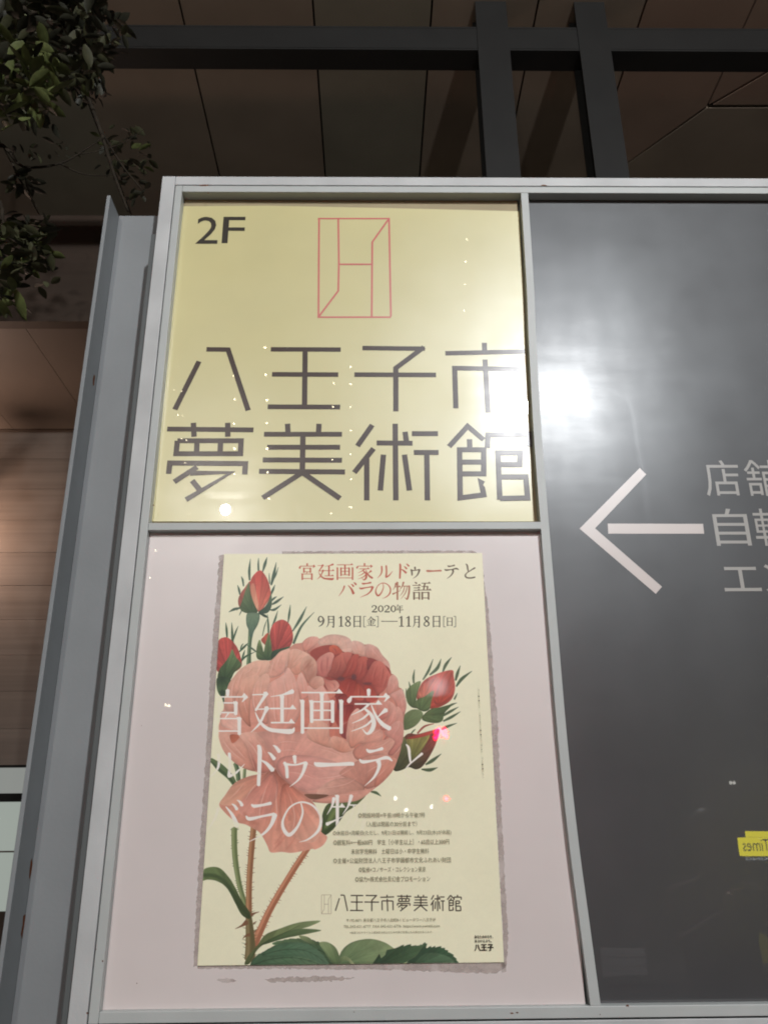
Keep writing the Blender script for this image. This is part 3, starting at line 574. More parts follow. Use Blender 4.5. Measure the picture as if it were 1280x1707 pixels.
# secondary petals, folds and turned rims: pale rim beside a soft darker fold
FOLD = [
 ('A', [(240, 640), (200, 760), (190, 900), (215, 1010)], 14), ('A', [(330, 560), (290, 640), (262, 740)], 12), ('A', [(440, 500), (400, 560), (330, 600)], 12), ('A', [(540, 470), (520, 540), (470, 620)], 12),
 ('A', [(360, 700), (330, 820), (345, 960), (380, 1080)], 12), ('A', [(480, 700), (450, 840), (460, 980), (500, 1100)], 14), ('A', [(560, 660), (535, 800), (540, 960), (570, 1120)], 12),
 ('A', [(700, 430), (670, 520), (650, 600)], 12), ('A', [(800, 340), (750, 420), (720, 520)], 12), ('A', [(700, 760), (690, 900), (700, 1080), (730, 1220)], 14), ('A', [(800, 640), (830, 800), (840, 980), (820, 1180)], 14),
 ('A', [(900, 660), (920, 820), (915, 980)], 12), ('A', [(1030, 660), (1050, 760), (1050, 840)], 10), ('A', [(930, 340), (900, 400), (880, 470)], 10), ('A', [(1040, 380), (980, 420), (920, 480)], 10),
 ('C', [(160, 230), (220, 330), (310, 420), (420, 500)], 16), ('C', [(280, 300), (350, 380), (430, 470)], 14), ('C', [(430, 230), (520, 330), (590, 460), (620, 580)], 16), ('C', [(540, 220), (620, 320), (680, 440)], 12),
 ('C', [(420, 740), (330, 850), (230, 950)], 14), ('C', [(600, 720), (500, 830), (420, 960)], 16), ('C', [(700, 740), (640, 900), (600, 1060), (600, 1200)], 16), ('C', [(800, 760), (790, 940), (800, 1120), (780, 1330)], 16),
 ('C', [(930, 860), (980, 1000), (1010, 1180), (960, 1400)], 14), ('C', [(860, 520), (1020, 500), (1200, 540), (1400, 620)], 14), ('C', [(900, 620), (1080, 640), (1280, 720)], 14), ('C', [(760, 300), (900, 260), (1100, 280)], 14), ('C', [(800, 380), (960, 360), (1160, 400)], 12),
 ('D', [(60, 340), (220, 380), (380, 450)], 12), ('D', [(20, 700), (180, 690), (340, 660), (500, 560)], 14), ('D', [(60, 820), (240, 800), (420, 760), (560, 680)], 12), ('D', [(560, 520), (720, 480), (880, 480)], 12), ('D', [(640, 640), (760, 560), (880, 520)], 12),
 ('D', [(700, 740), (820, 640), (920, 540)], 12), ('D', [(600, 200), (740, 160), (860, 80)], 12), ('D', [(700, 340), (840, 300), (960, 220)], 12), ('D', [(250, 900), (420, 890), (600, 860)], 10), ('D', [(300, 120), (360, 60), (440, 20)], 10),
 ('B', [(620, 230), (640, 280), (660, 340)], 8), ('B', [(800, 260), (840, 320), (900, 380)], 10), ('B', [(870, 300), (930, 380), (990, 470)], 8), ('B', [(120, 180), (110, 230), (80, 280)], 8), ('B', [(320, 150), (280, 190), (250, 230)], 8), ('B', [(500, 180), (510, 240), (520, 300)], 8), ('B', [(420, 150), (440, 200), (460, 250)], 7),
 ('B', [(1120, 800), (1150, 880), (1150, 960)], 8), ('B', [(1040, 640), (1060, 700), (1040, 760)], 8), ('B', [(960, 900), (990, 960), (960, 1040)], 8), ('B', [(1060, 980), (1040, 1080), (970, 1160)], 9), ('B', [(1120, 1060), (1110, 1160), (1050, 1250)], 9), ('B', [(620, 1060), (600, 1160), (590, 1260)], 10), ('B', [(720, 1080), (760, 1180), (800, 1270)], 10), ('B', [(150, 800), (170, 940), (180, 1080)], 9), ('B', [(230, 760), (260, 900), (250, 1040)], 9),
]
for f, pts, w_ in FOLD:
    stroke(f, [(x+w_*.5, y, (2 if i in (0, len(pts)-1) else w_*1.9)) for i, (x, y) in enumerate(pts)], (186, 104, 88), .22, 2)
    stroke(f, [(x-w_*.35, y, (1 if i in (0, len(pts)-1) else w_*.9)) for i, (x, y) in enumerate(pts)], (250, 214, 198), .42, 1)
REDF = [[(240, 400), (230, 480), (240, 560)], [(300, 360), (300, 440), (290, 540)], [(450, 400), (440, 480), (400, 560)], [(600, 400), (570, 480), (530, 560)], [(700, 420), (690, 500), (660, 590)], [(860, 470), (830, 560), (820, 640)], [(930, 480), (920, 580), (900, 680)], [(980, 560), (960, 640), (930, 720)],
        [(560, 650), (540, 720), (520, 780)], [(660, 710), (665, 770), (660, 830)], [(470, 820), (450, 870), (440, 920)], [(520, 940), (510, 1000), (500, 1060)], [(360, 900), (360, 1000), (350, 1080)], [(360, 270), (390, 300), (400, 340)], [(340, 660), (380, 690), (380, 730)]]
for pts in REDF:
    stroke('B', [(x+8, y, 3 if i != 1 else 16) for i, (x, y) in enumerate(pts)], (116, 42, 42), .35, 2); stroke('B', [(x-5, y, 2 if i != 1 else 8) for i, (x, y) in enumerate(pts)], (226, 142, 124), .40, 1)
for f, pts, a in (('B', [(30, 500, 4), (70, 430, 10), (130, 400, 6)], .5), ('B', [(70, 560, 4), (110, 480, 16), (160, 460, 4)], .45), ('B', [(100, 640, 4), (150, 560, 12), (170, 490, 3)], .4),
                  ('A', [(1030, 560, 5), (1090, 490, 26), (1130, 430, 4)], .5), ('A', [(806, 600, 6), (830, 540, 16), (846, 500, 3)], .6), ('C', [(500, 460, 6), (530, 520, 20), (560, 600, 20), (640, 640, 6)], .35),
                  ('C', [(830, 670, 6), (860, 760, 60), (880, 860, 20)], .22), ('C', [(400, 1100, 30), (470, 1200, 60), (580, 1240, 20)], .22), ('D', [(610, 790, 10), (700, 680, 60), (780, 560, 20)], .2)):
    stroke(f, pts, (140, 70, 54), a, 3)
for x, y, rx, ry in ((608, 598, 28, 34), (462, 618, 42, 22), (760, 672, 52, 14), (596, 600, 16, 18), (770, 905, 16, 30), (432, 930, 14, 40)):
    t = np.linspace(0, 2*math.pi, 20)[:-1]; paint(sheet_xy(fr('B', np.stack([x+rx*np.cos(t), y+ry*np.sin(t)], 1))), KK, .75, 2)

# ---- Ming-style (thin level, heavy upright) lettering built from brush strokes in a 100-unit square
def H(x0, x1, y, w=3.4): return [('b', [(x0, y, w), (x1, y, w)]), ('p', [(x1-13, y+w/2), (x1-5, y-9), (x1+4, y+w/2)])]
def V(x, y0, y1, w=8): return [('b', [(x, y0, w), (x, y1, w*.95)]), ('p', [(x-w/2-2, y0-2), (x+w/2+1, y0+1), (x+w/2, y0+7), (x-w/2, y0+7)])]
def Ln(x0, x1, y, w=3.2): return [('b', [(x0, y, w), (x1, y, w)])]
def Bq(*p): return [('b', list(p))]
GL = {
 '宮': Bq((50, 2, 9), (50, 14, 7))+Bq((12, 17, 3), (9, 26, 10), (8, 31, 6))+H(10, 92, 17)+Bq((92, 16, 8), (82, 28, 1.5))+V(32, 28, 55)+V(68, 28, 55)+Ln(32, 68, 30)+Ln(32, 68, 51)+Bq((52, 52, 4), (44, 63, 1.5))+V(23, 62, 98)+V(76, 62, 98)+Ln(23, 76, 64)+Ln(23, 76, 91),
 '廷': Bq((5, 14, 2.5), (30, 13, 3))+Bq((35, 10, 12), (30, 20, 7), (12, 48, 5))+Bq((12, 46, 2.5), (32, 45, 3))+Bq((37, 42, 12), (32, 54, 6), (20, 78, 5), (2, 96, 1))+Bq((11, 52, 1.5), (22, 74, 6), (40, 89, 8), (62, 93, 9), (90, 94, 11), (97, 85, 1))+Bq((94, 6, 10), (86, 9, 8), (70, 14, 3.5), (45, 18, 1.2))+V(70, 16, 74)+H(44, 98, 44)+H(46, 95, 75),
 '画': H(6, 92, 9)+V(50, 10, 68)+V(28, 27, 74)+V(73, 27, 74)+Ln(28, 73, 29)+Ln(28, 73, 48)+Ln(28, 73, 69)+V(8, 26, 98)+V(92, 26, 98)+Ln(8, 92, 87),
 '家': Bq((50, 1, 9), (50, 14, 7))+Bq((13, 16, 3), (8, 25, 10), (7, 30, 6))+H(10, 92, 17)+Bq((93, 16, 8), (84, 28, 1.5))+H(20, 76, 33)+Bq((50, 34, 6), (36, 46, 4), (12, 58, 1))+Bq((42, 44, 5), (56, 58, 8), (61, 76, 10), (56, 92, 9), (46, 99, 5), (36, 88, 1))+Bq((50, 54, 5), (36, 66, 4), (14, 76, 1))+Bq((58, 68, 5), (42, 82, 4), (12, 94, 1))+Bq((88, 46, 11), (78, 54, 5), (66, 66, 1))+Bq((56, 36, 2.5), (66, 60, 6), (80, 78, 9), (96, 88, 10)),
 'ル': Bq((30, 12, 9), (31, 45, 8), (24, 70, 6), (4, 96, 1))+Bq((58, 8, 9), (60, 50, 9), (57, 88, 10))+Bq((56, 90, 9), (76, 76, 7), (98, 46, 1.5)),
 'ド': Bq((38, 4, 6), (43, 14, 11), (42, 60, 10), (40, 97, 9))+Bq((46, 38, 3), (62, 46, 8), (80, 62, 12))+Bq((66, 20, 2), (74, 25, 7), (84, 36, 10))+Bq((80, 4, 2), (88, 8, 7), (98, 19, 10)),
 'ゥ': Bq((48, 22, 11), (50, 40, 6))+Bq((20, 38, 8), (26, 50, 9), (28, 76, 8))+Bq((22, 42, 7), (50, 44, 4.5), (78, 38, 6))+Bq((80, 38, 11), (72, 62, 8), (58, 82, 5), (34, 99, 1)),
 'ー': Bq((6, 45, 4), (14, 50, 11), (50, 50, 8), (88, 48, 9), (95, 50, 7)),
 'テ': Bq((24, 12, 4), (32, 17, 9), (50, 15, 6), (70, 10, 9))+Bq((4, 36, 4), (14, 42, 9), (50, 38, 5), (82, 32, 9), (98, 40, 3))+Bq((58, 38, 11), (60, 54, 9), (46, 78, 6), (18, 100, 1))+Bq((54, 40, 8), (62, 48, 6)),
 'と': Bq((26, 8, 4), (36, 18, 9), (40, 40, 8), (44, 58, 5))+Bq((90, 32, 9), (64, 46, 6), (34, 64, 5), (22, 80, 8), (34, 93, 8), (62, 95, 8), (90, 90, 8)),
 'バ': Bq((34, 26, 8), (24, 56, 6), (2, 92, 1))+Bq((54, 22, 3), (72, 46, 9), (84, 76, 14))+Bq((70, 14, 2), (78, 20, 7), (84, 30, 9))+Bq((84, 4, 2), (92, 9, 7), (98, 19, 9)),
 'ラ': Bq((20, 8, 4), (28, 12, 9), (50, 10, 7), (78, 5, 9))+Bq((4, 36, 4), (14, 43, 10), (50, 37, 6), (88, 31, 8))+Bq((90, 32, 13), (78, 58, 9), (54, 80, 6), (8, 100, 1)),
 'の': Bq((48, 6, 3), (52, 30, 4.5), (40, 62, 6), (20, 82, 9), (6, 66, 8), (6, 44, 5), (22, 16, 4), (48, 4, 4), (76, 12, 5), (95, 38, 7), (90, 70, 7), (66, 92, 4), (44, 99, 1)),
 '物': Bq((20, 8, 9), (15, 26, 5), (3, 46, 1))+H(14, 44, 28)+V(28, 2, 99)+Bq((2, 68, 9), (20, 60, 4), (46, 48, 1.5))+Bq((62, 2, 9), (54, 26, 5), (40, 46, 1))+Ln(55, 94, 24)+Bq((94, 22, 8), (92, 60, 8), (84, 92, 8), (78, 96, 5), (68, 86, 1))+Bq((68, 26, 4), (60, 54, 4), (42, 80, 1))+Bq((82, 26, 4), (72, 62, 4), (46, 96, 1)),
 '語': Bq((14, 2, 3), (24, 9, 8))+H(2, 44, 20)+H(8, 40, 34)+H(8, 40, 47)+V(10, 58, 98)+V(38, 58, 98, 7)+Ln(10, 38, 60)+Ln(10, 38, 90)+H(50, 96, 8)+Bq((68, 8, 7), (61, 46, 6))+Ln(50, 84, 26)+V(82, 25, 46, 7)+H(44, 100, 46)+V(54, 58, 98)+V(88, 58, 98)+Ln(54, 88, 60)+Ln(54, 88, 90),
 '年': Bq((26, 2, 8), (18, 18, 5), (4, 36, 1))+H(20, 90, 18)+H(22, 86, 40)+V(24, 40, 64)+H(2, 99, 64)+V(54, 18, 100),
 '月': Bq((26, 6, 8), (27, 60, 7), (20, 84, 5), (4, 100, 1))+Bq((77, 6, 9), (77, 90, 8), (70, 97, 6), (60, 90, 1))+Ln(26, 77, 9)+Ln(26, 77, 34)+Ln(26, 77, 58),
 '日': V(20, 6, 98)+V(80, 6, 98)+Ln(20, 80, 9)+Ln(20, 80, 50)+Ln(20, 80, 91),
 '金': Bq((50, 2, 8), (34, 24, 5), (2, 44, 1))+Bq((50, 6, 3), (70, 26, 8), (98, 40, 9))+Ln(28, 74, 38)+H(12, 88, 56)+V(50, 38, 92)+Bq((22, 66, 3), (32, 82, 8))+Bq((78, 66, 8), (66, 84, 2))+H(4, 97, 94),
 '[': Ln(56, 90, 4, 4)+Bq((57, 3, 5), (57, 97, 5))+Ln(56, 90, 96, 4), ']': Ln(10, 44, 4, 4)+Bq((43, 3, 5), (43, 97, 5))+Ln(10, 44, 96, 4),
 '-': Ln(-6, 106, 50, 4),
 '0': Bq((50, 4, 5), (20, 26, 12), (14, 50, 14), (20, 74, 12), (50, 96, 5))+Bq((50, 4, 5), (80, 26, 12), (86, 50, 14), (80, 74, 12), (50, 96, 5)),
 '1': Bq((56, 4, 14), (56, 94, 14))+Bq((18, 20, 5), (54, 8, 7))+Ln(22, 90, 96, 6),
 '2': Bq((14, 28, 14), (22, 10, 7), (50, 5, 8), (80, 22, 15), (70, 48, 11), (36, 74, 7), (10, 92, 6))+Bq((10, 92, 10), (50, 93, 13), (88, 92, 11), (92, 78, 3)),
 '8': Bq((50, 4, 6), (24, 18, 11), (40, 42, 11), (76, 62, 12), (78, 84, 10), (50, 97, 6))+Bq((50, 4, 6), (78, 18, 10), (62, 42, 6), (22, 64, 8), (20, 86, 10), (50, 97, 6)),
 '9': Bq((70, 42, 6), (44, 56, 8), (16, 38, 13), (24, 12, 9), (50, 4, 7), (78, 20, 11), (86, 46, 14), (66, 78, 10), (20, 98, 3)),
}
def glyph_polys(ch, x0, y0, x1, y1, bold=1.0):
    sx, sy = (x1-x0)/100, (y1-y0)/100; s = math.sqrt(abs(sx*sy)); out = []
    for k, pts in GL[ch]:
        if k == 'b': out.append(brush_poly([(x0+p[0]*sx, y0+p[1]*sy, p[2]*s*bold) for p in pts]))
        else: out.append(np.array([(x0+p[0]*sx, y0+p[1]*sy) for p in pts]))
    return out
def union_mask(polys):
    m = np.zeros((TH, TW))
    for p in polys:
        r = coverage(sheet_xy(p))
        if r: y0, x0, k = r; h, w = k.shape; m[y0:y0+h, x0:x0+w] = np.maximum(m[y0:y0+h, x0:x0+w], k)
    return m
def letter(polys, color, alpha):
    m = union_mask(polys); a = m*alpha; a = a[..., None]
    IMG[:] = IMG*(1-a)+np.array(color, float)*a
white = (250, 240, 232)
art = np.clip(blur(ART, 1), 0, 1)
big = [('宮', 342, 1149, 417, 1226, .34), ('廷', 417, 1148, 493, 1224, 1), ('画', 498, 1148, 575, 1224, 1), ('家', 576, 1149, 653, 1224, 1),
       ('ル', 345, 1252, 409, 1300, .75), ('ド', 407, 1240, 467, 1312, 1), ('ゥ', 462, 1246, 522, 1313, 1), ('ー', 520, 1240, 593, 1310, 1), ('テ', 597, 1241, 655, 1311, 1), ('と', 666, 1236, 708, 1300, .2),
       ('バ', 343, 1332, 405, 1392, .62), ('ラ', 408, 1336, 464, 1405, .8), ('の', 468, 1335, 538, 1405, .6), ('物', 543, 1325, 612, 1398, .28)]
for ch, x0, y0, x1, y1, off in big:
    letter(glyph_polys(ch, x0, y0, x1, y1, 1.0), white, off*.55+(1-off*.55)*art*.97)
yy_, xx_ = np.mgrid[0:TH, 0:TW]
def row(text, boxes, color_fn, bold=1.0):
    for ch, b in zip(text, boxes):
        letter(glyph_polys(ch, *b, bold), color_fn((b[0]+b[2])/2), .95)
def tcol(x):
    t = min(1, max(0, (x-640)/60)); return tuple(np.array((190, 100, 74))*(1-t)+np.array((96, 70, 48))*t)
row('宮廷画家ルドゥーテと', [(497, 939, 527, 967), (528, 939, 557, 967), (560, 939, 590, 967), (593, 939, 622, 967), (628, 941, 655, 965), (656, 939, 682, 965), (680, 940, 704, 965), (709, 939, 737, 965), (740, 940, 765, 965), (770, 938, 794, 965)], lambda x: (184, 78, 56) if x < 680 else ((178, 92, 66) if 708 < x < 738 else (72, 54, 34)), 1.12)
row('バラの物語', [(564, 970, 594, 996), (598, 970, 624, 996), (625, 971, 652, 998), (654, 970, 684, 1000), (687, 970, 718, 1000)], lambda x: (182, 74, 52) if x < 655 else ((160, 86, 60) if x < 686 else (88, 58, 36)), 1.12)
row('2020年', [(619, 1009, 629, 1021), (629.5, 1009, 639.5, 1021), (640, 1009, 650, 1021), (650.5, 1009, 660.5, 1021), (658+2, 1008, 672, 1022)], lambda x: (44, 40, 26), 1.35)
row('9月18日[金]-11月8日[日]', [(529, 1027, 541, 1045), (543, 1026, 560, 1046), (563, 1027, 573, 1045), (574, 1027, 586, 1045), (587, 1026, 604, 1046), (600, 1027, 611, 1046), (611, 1028, 626, 1044), (626, 1027, 636, 1046),
    (637, 1026, 661, 1046), (663, 1027, 674, 1045), (675, 1027, 686, 1045), (687, 1026, 702, 1046), (705, 1027, 717, 1045), (719, 1026, 736, 1046), (733, 1027, 744, 1046), (743, 1029, 756, 1044), (755, 1027, 765, 1046)], lambda x: (26, 24, 16), 1.2)
# museum logotype: straight strokes
LOGO = {
 '八': (75, 545, 345, 747, [[(202, 547), (272, 548), (337, 745)], [(178, 586), (100, 742)]]),
 '王': (400, 540, 636, 742, [[(410, 547), (636, 548)], [(414, 628), (628, 629)], [(400, 733), (634, 734)], [(521, 547), (519, 733)]]),
 '子': (680, 536, 944, 748, [[(706, 543), (908, 545)], [(905, 540), (814, 608), (814, 748)], [(680, 629), (944, 630)]]),
 '市': (974, 526, 1232, 752, [[(1100, 526), (1101, 556)], [(974, 560), (1232, 554)], [(1102, 580), (1112, 752)], [(1008, 738), (1004, 608), (1210, 611), (1214, 738)]]),
 '夢': (70, 785, 354, 1036, [[(75, 805), (354, 808)], [(160, 785), (162, 830)], [(271, 785), (271, 830)], [(108, 843), (314, 843), (312, 885), (104, 885), (108, 843)], [(172, 843), (170, 885)], [(248, 843), (246, 885)], [(80, 950), (84, 915), (328, 917), (326, 952)], [(172, 928), (98, 976)], [(150, 948), (282, 946), (136, 1034)], [(156, 972), (182, 1004)]]),
 '美': (372, 788, 650, 1032, [[(464, 788), (466, 822)], [(566, 788), (564, 822)], [(388, 822), (640, 822)], [(398, 864), (634, 864)], [(384, 905), (640, 906)], [(372, 942), (650, 944)], [(514, 822), (512, 942)], [(512, 946), (384, 1028)], [(512, 946), (634, 1030)]]),
 '術': (680, 788, 952, 1038, [[(738, 792), (690, 860)], [(742, 868), (680, 946)], [(720, 900), (720, 1036)], [(752, 850), (868, 851)], [(812, 788), (814, 1036)], [(844, 814), (848, 845)], [(774, 888), (764, 1004)], [(842, 888), (858, 1004)], [(866, 820), (950, 820)], [(872, 881), (952, 881)], [(914, 881), (916, 1036)]]),
 '館': (984, 790, 1250, 1036, [[(986, 862), (1046, 796), (1098, 840)], [(1052, 838), (1053, 868)], [(1098, 982), (1090, 978), (1098, 1018), (1022, 1028), (1020, 872), (1098, 872), (1098, 950), (1026, 950)], [(1022, 912), (1096, 912)], [(1176, 790), (1178, 820)], [(1110, 866), (1112, 824), (1246, 822), (1246, 862)], [(1150, 1034), (1144, 882), (1216, 882), (1214, 920), (1148, 920)], [(1148, 960), (1234, 960), (1240, 1028), (1150, 1030)]]),
}
def poly_line(pts, w):
    """constant-width polyline as mitred outline polygon"""
    P_ = [np.array(p, float) for p in pts]; L_, R_ = [], []
    for i, p in enumerate(P_):
        ds = []
        if i: d = p-P_[i-1]; ds.append(d/np.hypot(*d))
        if i < len(P_)-1: d = P_[i+1]-p; ds.append(d/np.hypot(*d))
        if len(ds) == 2:
            n1 = np.array([-ds[0][1], ds[0][0]]); n2 = np.array([-ds[1][1], ds[1][0]]); nn = n1+n2; nn = nn/max(np.dot(nn, n1), .35)
        else: nn = np.array([-ds[0][1], ds[0][0]])
        L_.append(p+nn*w/2); R_.append(p-nn*w/2)
    return L_, R_
def line_poly(pts, w):
    L_, R_ = poly_line(pts, w); return np.array(L_+R_[::-1])
slots = [('八', 70, 165), ('王', 180, 270), ('子', 278, 378), ('市', 388, 482), ('夢', 502, 600), ('美', 615, 715), ('術', 735, 830), ('館', 848, 945)]
for ch, a, b in slots:
    x0, y0, x1, y1, ss_ = LOGO[ch]
    polys = []
    for s_ in ss_:
        q = [(540+(a+(p[0]-x0)/(x1-x0)*(b-a))*.2422, 1470+(93+(p[1]-y0)/(y1-y0)*112)*.2422) for p in s_]
        for i in range(len(q)-1): polys.append(line_poly(q[i:i+2], 1.8))
    letter(polys, (40, 32, 24), 1.0)
for s_ in ([(536, 1492.5), (552, 1492.5), (552, 1524), (536, 1524), (536, 1492.5)], [(540.5, 1492.5), (540.5, 1516), (536, 1524)], [(552, 1492.5), (547.5, 1500), (547.5, 1524)], [(540.5, 1508), (547.5, 1508)]):
    letter([line_poly(s_[i:i+2], .7) for i in range(len(s_)-1)], (150, 130, 104), .8)
IMG[:] = IMG*(1+(NOISE[..., None]-.5)*.02)
# thin inks: every colour sits a little towards the paper, as in the print
IMG = np.minimum(IMG*1.02+2, 250)*.955+np.array((236, 220, 204))*.045
IMG = np.clip(IMG, 0, 255)
buf = np.ones((TH, TW, 4), np.float32); buf[..., :3] = IMG[::-1]/255.0
pimg = bpy.data.images.new('poster_print', TW, TH, alpha=False); pimg.pixels.foreach_set(buf.ravel()); pimg.update(); pimg.pack()

# ------------------------------------------------------------------ the sign
def glazed(name, rgb, haze=.28, haze_amt=.5, veil=.0, bulge=False, coat_rough=.010, img=None, warp=.0, streak_haze=0.0, noise=.05, base_rough=.5, mottle=None):
    m = bpy.data.materials.new(name); m.use_nodes = True
    n = m.node_tree.nodes; L = m.node_tree.links; b = n['Principled BSDF']
    tc = n.new('ShaderNodeTexCoord')
    if img:
        uv = n.new('ShaderNodeTexImage'); uv.image = img; uv.interpolation = 'Cubic'
        L.new(tc.outputs['UV'], uv.inputs['Vector']); L.new(uv.outputs['Color'], b.inputs['Base Color'])
    else:
        lin = s2l(rgb)
        t = n.new('ShaderNodeTexNoise'); t.inputs['Scale'].default_value = 3.5; t.inputs['Detail'].default_value = 7
        L.new(tc.outputs['Object'], t.inputs['Vector'])
        mr = n.new('ShaderNodeMapRange'); mr.inputs['From Min'].default_value = .3; mr.inputs['From Max'].default_value = .7
        mr.inputs['To Min'].default_value = 1-noise; mr.inputs['To Max'].default_value = 1+noise; L.new(t.outputs['Fac'], mr.inputs['Value'])
        mx = n.new('ShaderNodeVectorMath'); mx.operation = 'SCALE'; mx.inputs[0].default_value = lin
        L.new(mr.outputs[0], mx.inputs['Scale']); L.new(mx.outputs[0], b.inputs['Base Color'])
    b.inputs['Coat Weight'].default_value = 1.0; b.inputs['Coat Roughness'].default_value = coat_rough
    b.inputs['Coat IOR'].default_value = 1.5
    # worn, wiped acrylic: a broad veil around highlights, uneven from wiping marks
    mp = n.new('ShaderNodeMapping'); mp.inputs['Scale'].default_value = (5, 5, 22); mp.inputs['Rotation'].default_value = (0, .35, 0)
    L.new(tc.outputs['Object'], mp.inputs['Vector'])
    t2 = n.new('ShaderNodeTexNoise'); t2.inputs['Scale'].default_value = 1; t2.inputs['Detail'].default_value = 8; t2.inputs['Roughness'].default_value = .6
    mp2 = n.new('ShaderNodeMapping'); mp2.inputs['Scale'].default_value = (14, 6, 5); L.new(tc.outputs['Object'], mp2.inputs['Vector'])
    t3 = n.new('ShaderNodeTexNoise'); t3.inputs['Scale'].default_value = 1; t3.inputs['Detail'].default_value = 4
    L.new(mp.outputs[0], t2.inputs['Vector']); L.new(mp2.outputs[0], t3.inputs['Vector'])
    ad = n.new('ShaderNodeMath'); ad.operation = 'MULTIPLY'; L.new(t2.outputs['Fac'], ad.inputs[0]); L.new(t3.outputs['Fac'], ad.inputs[1])
    mr2 = n.new('ShaderNodeMapRange'); mr2.inputs['From Min'].default_value = .12; mr2.inputs['From Max'].default_value = .42
    mr2.inputs['To Min'].default_value = haze_amt*(1-streak_haze); mr2.inputs['To Max'].default_value = haze_amt*(1+streak_haze)
    L.new(ad.outputs[0], mr2.inputs['Value']); L.new(mr2.outputs[0], b.inputs['Specular IOR Level'])
    b.inputs['Roughness'].default_value = haze
    if veil:      # fine scuffing over the whole sheet: a second, very broad sheen
        gl_ = n.new('ShaderNodeBsdfGlossy'); gl_.inputs['Roughness'].default_value = .38; gl_.inputs['Color'].default_value = (.93, .97, 1, 1)
        ms = n.new('ShaderNodeMixShader'); out_ = n['Material Output']
        mr3 = n.new('ShaderNodeMapRange'); mr3.inputs['From Min'].default_value = .30; mr3.inputs['From Max'].default_value = .68
        mr3.inputs['To Min'].default_value = veil*.7; mr3.inputs['To Max'].default_value = veil*1.3
        t5 = n.new('ShaderNodeTexNoise'); t5.inputs['Scale'].default_value = 3.2; t5.inputs['Detail'].default_value = 5; L.new(tc.outputs['Object'], t5.inputs['Vector'])
        L.new(t5.outputs['Fac'], mr3.inputs['Value']); L.new(mr3.outputs[0], ms.inputs[0])
        L.new(b.outputs[0], ms.inputs[1]); L.new(gl_.outputs[0], ms.inputs[2]); L.new(ms.outputs[0], out_.inputs['Surface'])
    if warp:
        w = n.new('ShaderNodeTexNoise'); w.inputs['Scale'].default_value = 4.0; w.inputs['Detail'].default_value = 2
        L.new(tc.outputs['Object'], w.inputs['Vector'])
        bp = n.new('ShaderNodeBump'); bp.inputs['Strength'].default_value = 1.0; bp.inputs['Distance'].default_value = warp
        if bulge:     # the thin sheet bellies out towards its right-hand edge
            sp = n.new('ShaderNodeSeparateXYZ'); L.new(tc.outputs['Object'], sp.inputs[0])
            a1 = n.new('ShaderNodeMath'); a1.operation = 'ADD'; a1.inputs[1].default_value = .5-.15; L.new(sp.outputs['X'], a1.inputs[0])
            a2 = n.new('ShaderNodeMath'); a2.operation = 'MAXIMUM'; a2.inputs[1].default_value = 0; L.new(a1.outputs[0], a2.inputs[0])
            a3 = n.new('ShaderNodeMath'); a3.operation = 'POWER'; a3.inputs[1].default_value = 2; L.new(a2.outputs[0], a3.inputs[0])
            a4 = n.new('ShaderNodeMath'); a4.operation = 'MULTIPLY'; a4.inputs[1].default_value = -.084/warp; L.new(a3.outputs[0], a4.inputs[0])
            a5 = n.new('ShaderNodeMath'); a5.operation = 'ADD'; L.new(a4.outputs[0], a5.inputs[0]); L.new(w.outputs['Fac'], a5.inputs[1]); L.new(a5.outputs[0], bp.inputs['Height']); L.new(bp.outputs[0], b.inputs['Normal'])
        else: L.new(w.outputs['Fac'], bp.inputs['Height'])
        L.new(bp.outputs[0], b.inputs['Coat Normal'])
    return m
m_frame_out = material('pale_grey_frame_paint', (186, 188, 188), .45, .4, noise=(9, .10, 9), bump=(350, .14), streak=((8, 8, 2.2), .05))
m_frame_in = material('pale_grey_inner_frame_paint', (180, 184, 182), .45, .4, noise=(14, .04), bump=(350, .10))
m_groove = material('groove_shadow_gap', (26, 26, 26), .9, .1)
m_post = material('blue_grey_post_paint', (132, 136, 138), .55, .35, noise=(5, .07), bump=(120, .12), streak=((5, 5, 1.3), .05))
m_postd = material('dark_grey_channel', (92, 96, 96), .6, .3, noise=(6, .07))  # darker grey than the post, for the channel and cabinet back
m_yel = glazed('yellow_sheet', (210, 201, 146), .21, .22, veil=.06, bulge=True, streak_haze=.5, warp=.00035)
m_pink = glazed('opal_panel', (219, 209, 206), .26, .25, veil=.03, streak_haze=.4, warp=.0004, noise=.04)
m_dk = glazed('charcoal_panel', (68, 68, 69), .23, .13, veil=.038, streak_haze=.5, warp=.0004, noise=.04)
m_back = material('sheet_backing', (160, 148, 118), .6, .3, noise=(8, .08))
m_glyph = glazed('brown_grey_lettering', (66, 48, 40), .21, .18, veil=.03, bulge=True, streak_haze=.5, warp=.00035)
m_2f = glazed('dark_grey_lettering', (58, 52, 44), .21, .18, veil=.03, bulge=True, streak_haze=.5, warp=.00035)
m_red = glazed('coral_emblem_line', (206, 104, 96), .21, .22, veil=.06, bulge=True, streak_haze=.5, warp=.00035)
m_arrow = glazed('pale_arrow', (206, 194, 188), .25, .3, veil=.05)
m_ltxt = glazed('grey_lettering', (160, 156, 150), .25, .3, veil=.05)
m_rust = material('rust', (104, 62, 38), .9, .1, noise=(300, .4))

